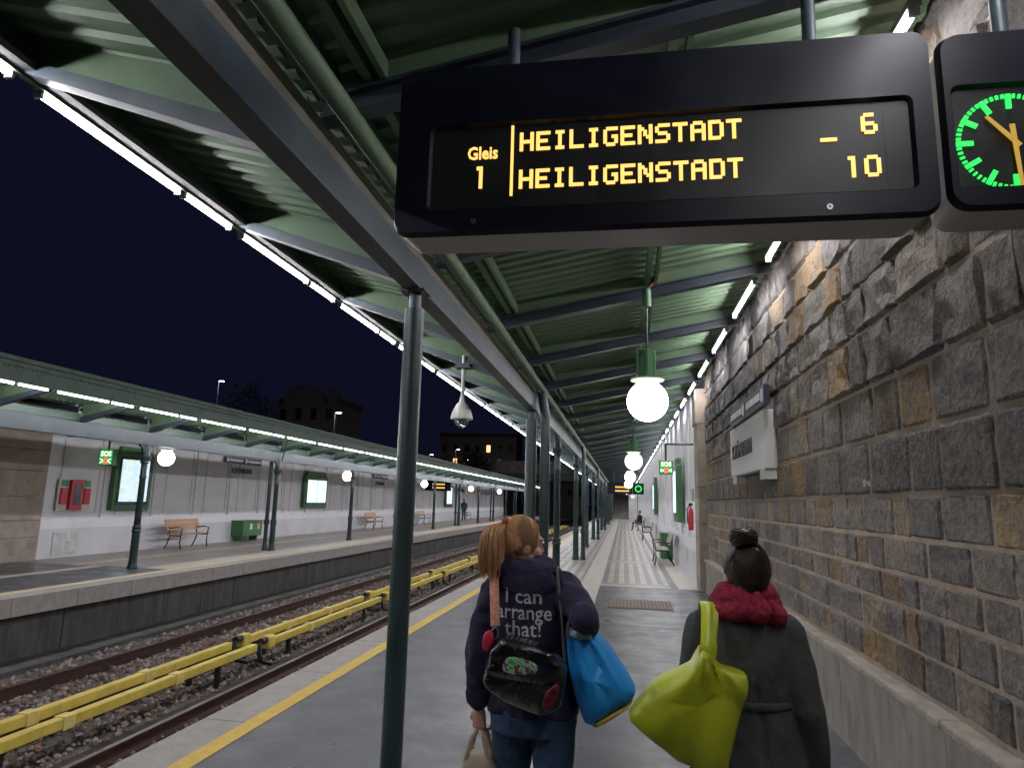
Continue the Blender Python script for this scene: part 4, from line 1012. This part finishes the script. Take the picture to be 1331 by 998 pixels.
for k in range(520):
    a = random.uniform(0, 6.28); r = random.random() ** .5; e = Vector((-.545 + .042 * r * math.cos(a), 2.80 + .035 * r * math.sin(a), 1.395 + random.uniform(-.035, .06)))
    s = Vector(PB) + Vector((random.uniform(-.014, .014), random.uniform(-.014, .014), random.uniform(-.014, .014)))
    mid = s.lerp(e, .35) + Vector((-.022, -.025, .03)) + Vector((math.cos(a), math.sin(a), 0)) * .022 * r; m2 = s.lerp(e, .7) + Vector((-.012, -.012, .005)) + Vector((math.cos(a), math.sin(a), 0)) * .024 * r
    pp.append(smoothpath([s, mid, m2, e], 4))
strands(pp, .0021, 'ponytail', BLOND, w1)
m_ = MB(); n = 14
m_.tube([Vector(PB) + Vector((.012 * math.sin(6.283 * k / n) - .004, .022 * math.cos(6.283 * k / n), .022 * math.sin(6.283 * k / n))) for k in range(n + 1)], [.009 + .004 * (k % 2) for k in range(n + 1)], 8)
m_.build('hair_tie', mat('scrunchie', (.22, .05, .03), .8, 0, .5, 60), w1, True)
def print_on(txt, size, x, z, t, sx=1.0):
    me = text_mesh(txt, size, 0, .0008); bm = bmesh.new(); bm.from_mesh(me); bmesh.ops.triangulate(bm, faces=bm.faces); bmesh.ops.subdivide_edges(bm, edges=bm.edges, cuts=2, use_grid_fill=True); bm.to_mesh(me); bm.free()
    for v in me.vertices:
        px, pz = x + v.co.x * sx, z + v.co.y; h = bvh.ray_cast(Vector((px, 2, pz)), Vector((0, 1, 0))); v.co = Vector((px, (h[0].y if h[0] else 2.78) - .0025, pz))
    return part(me, 'printed_lettering', mat('white_print', (.55, .55, .6), .8, 0, .1, 40), t)
print_on('I can', .085, -.405, 1.275, hood); print_on('arrange', .083, -.402, 1.212, hood, .92); print_on('that!', .083, -.402, 1.148, hood)
# --- her bags
PATENT = mat('black_patent', (.006, .006, .007), .12, 0, .3, 6, .5, 26, None, 1.0)
hb = thing('handbag', (-.38, 2.69, .95), 'shiny black patent shoulder bag with pink strap on the hoodie back', 'bag')
OUT = [(-.545, .985), (-.505, 1.12), (-.46, 1.165), (-.36, 1.15), (-.262, 1.118), (-.212, 1.06), (-.235, .92), (-.30, .885), (-.42, .915)]
pouch(OUT, 2.70, .125, 90, 5, .007, 2, 0, 24, .13).build('body', PATENT, hb, True)
FL = [(-.53, 1.03), (-.505, 1.12), (-.46, 1.165), (-.36, 1.15), (-.262, 1.118), (-.225, 1.07), (-.26, 1.0), (-.40, 1.01)]
pouch(FL, 2.672, .09, 80, 5, .006, 5, 0, 26, .13).build('flap', PATENT, hb, True)
def patch_mat():
    m = bpy.data.materials.new('picture_patch'); m.use_nodes = True; nt = NT(m); b = nt.n['Principled BSDF']
    f = nt.noise(nt.add('ShaderNodeNewGeometry').outputs['Position'], 42, 5, .6)
    nt.l.new(nt.ramp(f, [(.32, (.20, .09, .05)), (.44, (.06, .04, .035)), (.52, (.5, .48, .46)), (.6, (.02, .42, .06))]), b.inputs['Base Color']); b.inputs['Roughness'].default_value = .25; return m
pouch([(-.46, 1.05), (-.44, 1.105), (-.37, 1.10), (-.315, 1.08), (-.325, 1.045), (-.40, 1.04)], 2.630, .014, 40, 4, .002, 3, 0, 30).build('picture_patch', patch_mat(), hb, True)
pouch([(-.31, .92), (-.29, .99), (-.235, 1.03), (-.25, .93)], 2.645, .03, 24, 4, .003).build('side_pocket', mat('dark_red_patent', (.12, .015, .02), .2, 0, .6, 40, .4, 40), hb, True)
ribbon(smoothpath([(-.47, 3.02, 1.26), (-.515, 2.96, 1.375), (-.528, 2.88, 1.385), (-.528, 2.81, 1.36), (-.515, 2.765, 1.27), (-.507, 2.745, 1.19)]), .019, .0035).build('strap', mat('pink_strap', (.62, .27, .20), .7, 0, .35, 70), hb, True)
MB().tube([Vector((-.505 + .013 * math.cos(k / 12 * 6.283), 2.735, 1.165 + .022 * math.sin(k / 12 * 6.283))) for k in range(13)], .0035, 6).build('clip', SCREWM, hb, True)
ribbon(smoothpath([(-.25, 2.99, 1.36), (-.268, 2.90, 1.405), (-.27, 2.83, 1.405), (-.25, 2.775, 1.28), (-.235, 2.74, 1.16), (-.225, 2.71, 1.07)]), .006, .003).build('thin_strap', mat('dark_strap', (.05, .05, .05), .4), hb, True)
rp = thing('pouch', (-.545, 2.72, 1.13), 'small red pouch peeking out beside the black patent bag', 'pouch')
pouch([(-.555, 1.11), (-.548, 1.165), (-.52, 1.18), (-.505, 1.14), (-.53, 1.09)], 2.73, .04, 24, 3, .002).build('body', mat('red_pouch', (.42, .015, .05), .5), rp, True)
bb = thing('shopping_bag', (-.09, 2.88, .83), 'bulging bright blue plastic shopping bag on the hoodie arm', 'bag')
pouch([(-.235, 1.185), (-.14, 1.19), (-.05, 1.10), (.045, .965), (.03, .93), (-.125, .83), (-.155, .84), (-.20, .95), (-.225, 1.06)], 2.87, .21, 100, 4.6, .014, 7, .1, 7, .07, (-.19, 1.22, 1.3)).build('body', mat('blue_plastic', (.015, .28, .72), .36, 0, .12, 5, .1, 30), bb, True)
pouch([(-.14, .825), (-.12, .845), (.03, .935), (.04, .92), (-.11, .82)], 2.87, .20, 24, 3, .002).build('yellow_base', mat('bag_yellow', (.6, .42, .08), .5), bb, True)
pouch([(-.225, 1.165), (-.20, 1.205), (-.15, 1.19), (-.115, 1.155), (-.17, 1.15)], 2.80, .13, 24, 3, .012, 3, 0, 30).build('contents', mat('grey_contents', (.25, .3, .33), .3, 0, .7, 40), bb, True)
for yy in (2.80, 2.93): MB().tube(smoothpath([(-.225, yy, 1.15), (-.215, yy, 1.22), (-.165, yy, 1.262), (-.125, yy, 1.22), (-.12, yy, 1.16)]), .006, 6).build('handle', mat('grey_strap', (.2, .2, .22), .5), bb, True)
tb = thing('tote_bag', (-.59, 2.93, .35), 'beige canvas tote hanging from the hoodie person\'s left hand', 'bag')
CAN = mat('beige_canvas', (.52, .43, .31), .9, 0, .15, 9, .3, 200)
pouch([(-.675, .655), (-.51, .66), (-.505, .36), (-.68, .36)], 2.94, .12, 48, 4, .006, 4).build('body', CAN, tb, True)
pouch([(-.66, .60), (-.53, .60), (-.53, .44), (-.66, .44)], 2.888, .02, 32, 4, .002, 4).build('printed_panel', mat('dark_print', (.08, .06, .05), .8, 0, .5, 30), tb, True)
for yy in (2.90, 2.975): ribbon(smoothpath([(-.645, yy, .62), (-.618, yy, .72), (-.594, 2.945, .755), (-.570, yy, .72), (-.545, yy, .62)]), .010, .003).build('handle', CAN, tb, True)
# --- coat woman
w2 = thing('person', (.46, 2.82, 0), 'person with dark hair bun, crimson scarf and long grey coat', 'person')
H2 = (.467, 2.81, 1.425); Y2 = R(12)
T2 = [(.46, 2.82, .42, .25, .19), (.46, 2.82, .60, .232, .175), (.457, 2.82, .80, .20, .15), (.455, 2.82, .97, .17, .122), (.455, 2.815, 1.10, .178, .122), (.455, 2.81, 1.20, .186, .112), (.457, 2.805, 1.265, .165, .095), (.46, 2.805, 1.31, .10, .075), (.46, 2.805, 1.35, .065, .06)]
A2R = [(.605, 2.81, 1.215, .072), (.64, 2.79, 1.08, .064), (.662, 2.785, .95, .060), (.685, 2.82, .82, .056), (.70, 2.86, .71, .052)]
A2L = [(.305, 2.81, 1.215, .070), (.275, 2.80, 1.08, .062), (.255, 2.81, .96, .058), (.265, 2.88, .84, .054), (.28, 2.95, .76, .05)]
L2 = [[(.46 + s * .09, 2.82, .80, .09), (.46 + s * .09, 2.82 + s * .05, .47, .06), (.46 + s * .09, 2.80 + s * .1, .11, .045)] for s in (-1, 1)]
b = MB(); head(b, H2, Y2, .97); limb(b, [(.465, 2.80, 1.38, .05), (.46, 2.805, 1.29, .055)])
trunk(b, T2[2:], .016)
for A in (A2R, A2L): limb(b, A, .018)
for A in L2: limb(b, A, .012)
limb(b, [(.70, 2.86, .71, .028), (.703, 2.87, .67, .024)]); hand(b, (.703, 2.872, .665), (.02, .1, -1), (-1, .2, 0), .6)
limb(b, [(.28, 2.95, .76, .028), (.285, 2.98, .73, .024)]); hand(b, (.286, 2.985, .725), (.05, .4, -1), (1, .2, 0), .6)
part(remesh(b, .0055, 4), 'body', SKIN, w2); eyes(w2, H2, Y2)
b = MB(); trunk(b, T2); limb(b, A2R); limb(b, A2L)
cme = remesh(b, .009, 6, .006, (9, 9, 3.5), 2)
for v in cme.vertices:     # centre back pleat and half belt seam
    p = v.co
    if p.y < 2.8 and p.z < .97: p.y += .009 * math.exp(-((p.x - .49) / .012) ** 2)
    if p.y < 2.8 and p.z < 1.25 and p.z > .99: p.y += .004 * math.exp(-((p.x - .47) / .006) ** 2)
coat = part(cme, 'coat', COAT, w2)
trunk_b = MB(); trunk(trunk_b, [(.455, 2.815, .955, .182, .132), (.455, 2.815, .985, .18, .131)]); part(remesh(trunk_b, .008, 2), 'half_belt', COAT, w2)
b = MB(); trunk(b, [(.46, 2.82, .74, .165, .12), (.46, 2.82, .84, .16, .115)])
for A in L2: limb(b, A)
part(remesh(b, .01, 4, .003), 'trousers', mat('dark_trousers', (.02, .02, .022), .9), w2)
for A in L2:
    x, y, z, r = A[-1]; m_ = MB(); m_.ellipsoid((x, y + .06, .045), .042, .12, .045, 18, 10); m_.tube([(x, y, .04), (x, y, .2)], [.045, .052], 14); part(remesh(m_, .008, 4), 'boot', SHOE, w2)
b = MB(); n = 28
for dz, rx, ry, r in ((0, .098, .092, .033), (-.035, .115, .105, .036), (.028, .085, .082, .028)):
    b.tube([(.462 + rx * math.cos(6.2832 * k / n), 2.80 + ry * math.sin(6.2832 * k / n), 1.325 + dz + .012 * math.sin(12.566 * k / n + dz * 40)) for k in range(n + 1)], [r * (1 + .15 * math.sin(k * 1.9 + dz * 90)) for k in range(n + 1)], 12)
def scarf_mat():
    m = bpy.data.materials.new('crimson_check'); m.use_nodes = True; nt = NT(m); bs = nt.n['Principled BSDF']
    pos = nt.add('ShaderNodeNewGeometry').outputs['Position']; ch = nt.add('ShaderNodeTexChecker', {'Scale': 75.0, 'Color1': (.32, .012, .04, 1), 'Color2': (.10, .006, .02, 1)}); nt.l.new(pos, ch.inputs['Vector'])
    nt.l.new(nt.mix(nt.noise(pos, 30, 4), ch.outputs[0], (.22, .01, .03, 1)), bs.inputs['Base Color']); bs.inputs['Roughness'].default_value = .95
    bn = nt.add('ShaderNodeBump', {'Strength': .5, 'Distance': .004, 'Height': nt.noise(pos, 120, 4)}); nt.l.new(bn.outputs[0], bs.inputs['Normal']); return m
part(remesh(b, .007, 3, .006, (22, 22, 26), 5), 'scarf', scarf_mat(), w2)
BN = (.455, 2.755, 1.548)
cap = MB(); cap.ellipsoid((H2[0], H2[1] - .022, H2[2] + .018), .080, .088, .104, 20, 14); cap.ellipsoid((H2[0], H2[1] - .045, H2[2] - .035), .064, .052, .06, 16, 10)
cap.build('scalp_hair', mat('dark_scalp', (.018, .01, .009), .6, 0, .4, 90, .5, 200), w2, True)
strands(hair_paths(H2, Y2, BN, 1000, .07, -.085, (.083, .104, .110)), .0022, 'hair', BROWN, w2)
pp = []
for k in range(330):
    a = random.uniform(0, 6.28); tl = random.uniform(-.7, .7); r = random.uniform(.028, .052); P = []
    ax = Vector((math.sin(tl), random.uniform(-.4, .4), math.cos(tl))).normalized(); u = ax.orthogonal().normalized(); v_ = ax.cross(u)
    for q in range(9): th = a + q * .42; P.append(Vector((BN[0], BN[1], BN[2] + .018)) + u * math.cos(th) * r * 1.15 + v_ * math.sin(th) * r + ax * random.uniform(-.004, .004))
    pp.append(P)
c2 = MB(); c2.ellipsoid((BN[0], BN[1], BN[2] + .018), .036, .034, .032, 14, 10)
strands(pp, .0022, 'bun', BROWN, w2, c2)
lb = thing('tote_bag', (.22, 2.60, .78), 'lime green plastic tote on the grey coat person\'s shoulder', 'bag')
LIME = mat('lime_plastic', (.42, .47, .015), .40, 0, .1, 5, .08, 30)
pouch([(.235, 1.125), (.27, 1.185), (.30, 1.175), (.335, 1.125), (.425, 1.10), (.43, 1.07), (.385, .90), (.35, .77), (.28, .76), (.18, .80), (.02, .915), (.015, .945), (.10, 1.05)], 2.615, .17, 110, 4.6, .015, 11, -.05, 7, .06, (.285, 1.19, 1.3)).build('body', LIME, lb, True)
for yy, dx in ((2.575, 0), (2.655, .03)):
    ribbon(smoothpath([(.275 + dx, yy, 1.12), (.285 + dx, yy + .005, 1.2), (.302 + dx, 2.70 + dx * .5, 1.292), (.306 + dx, 2.79, 1.315), (.31 + dx, 2.88, 1.27), (.315 + dx, 2.92, 1.2)]), [.022] * 6 + [.018] * 25, .004).build('handle', LIME, lb, True)
MB().tube([(.277, 2.565, 1.165), (.277, 2.58, 1.165)], .009, 12).build('eyelet', DARK, lb)
# --- far people
def far_person(loc, label, top, bottom, hairm, sit, face):
    t = thing('person', loc, label, 'person'); x, y, z = loc; s = face; b = MB(); cl = MB(); lg_ = MB()
    if sit:
        tr = [(x, y, .45, .16, .12), (x, y, .65, .15, .11), (x, y, .85, .17, .11), (x, y, .98, .12, .08), (x, y, 1.04, .06, .06)]; hz = 1.17
        legs = [[(x + s * .02, y + q, .5, .08), (x + s * .42, y + q, .5, .065), (x + s * .45, y + q, .1, .045), (x + s * .52, y + q, .05, .045)] for q in (-.09, .09)]
        arms = [[(x, y + q, .92, .055), (x + s * .08, y + q * 1.15, .7, .048), (x + s * .28, y + q * .6, .62, .04)] for q in (-.19, .19)]
    else:
        tr = [(x, y, .85, .17, .12), (x, y, 1.1, .16, .11), (x, y, 1.35, .19, .11), (x, y, 1.46, .12, .08), (x, y, 1.52, .06, .06)]; hz = 1.64
        legs = [[(x + q, y, .85, .09), (x + q, y + .03, .48, .065), (x + q, y, .08, .05), (x + q, y + s * .1, .05, .045)] for q in (-.09, .09)]
        arms = [[(x + q, y, 1.38, .06), (x + q * 1.2, y, 1.1, .05), (x + q * 1.1, y + s * .1, .88, .042)] for q in (-.2, .2)]
    head(b, (x, y, hz), R(-90) * s if sit else (0 if s > 0 else math.pi)); trunk(b, tr, .015); trunk(cl, tr)
    for A in legs: limb(b, A, .012); limb(lg_, A)
    for A in arms:
        limb(b, A, .014); limb(cl, A); b.ellipsoid((A[-1][0], A[-1][1] + .0, A[-1][2] - .06), .035, .03, .06, 10, 8)
    limb(b, [(x, y, hz - .08, .05), (x, y, tr[-1][2] - .03, .05)])
    part(remesh(b, .012, 3), 'body', SKIN, t); part(remesh(cl, .014, 3, .006), 'jacket', top, t); part(remesh(lg_, .014, 3, .004), 'trousers', bottom, t)
    m_ = MB(); m_.ellipsoid((x - (s * .015 if sit else 0), y - (0 if sit else s * .02), hz + .035), .088, .088, .10, 16, 10); m_.build('hair', hairm, t, True)
    return t
far_person((1.0, 45.1, 0), 'person in dark jacket sitting on the third iron bench', mat('black_jacket', (.02, .02, .025), .9), mat('grey_trousers', (.10, .09, .09), .9), BROWN, True, -1)
far_person((-13.2, 55.5, 0), 'person in dark blue jacket standing by the far lit screen', mat('blue_jacket', (.02, .06, .09), .9), JEANS, BROWN, False, -1)
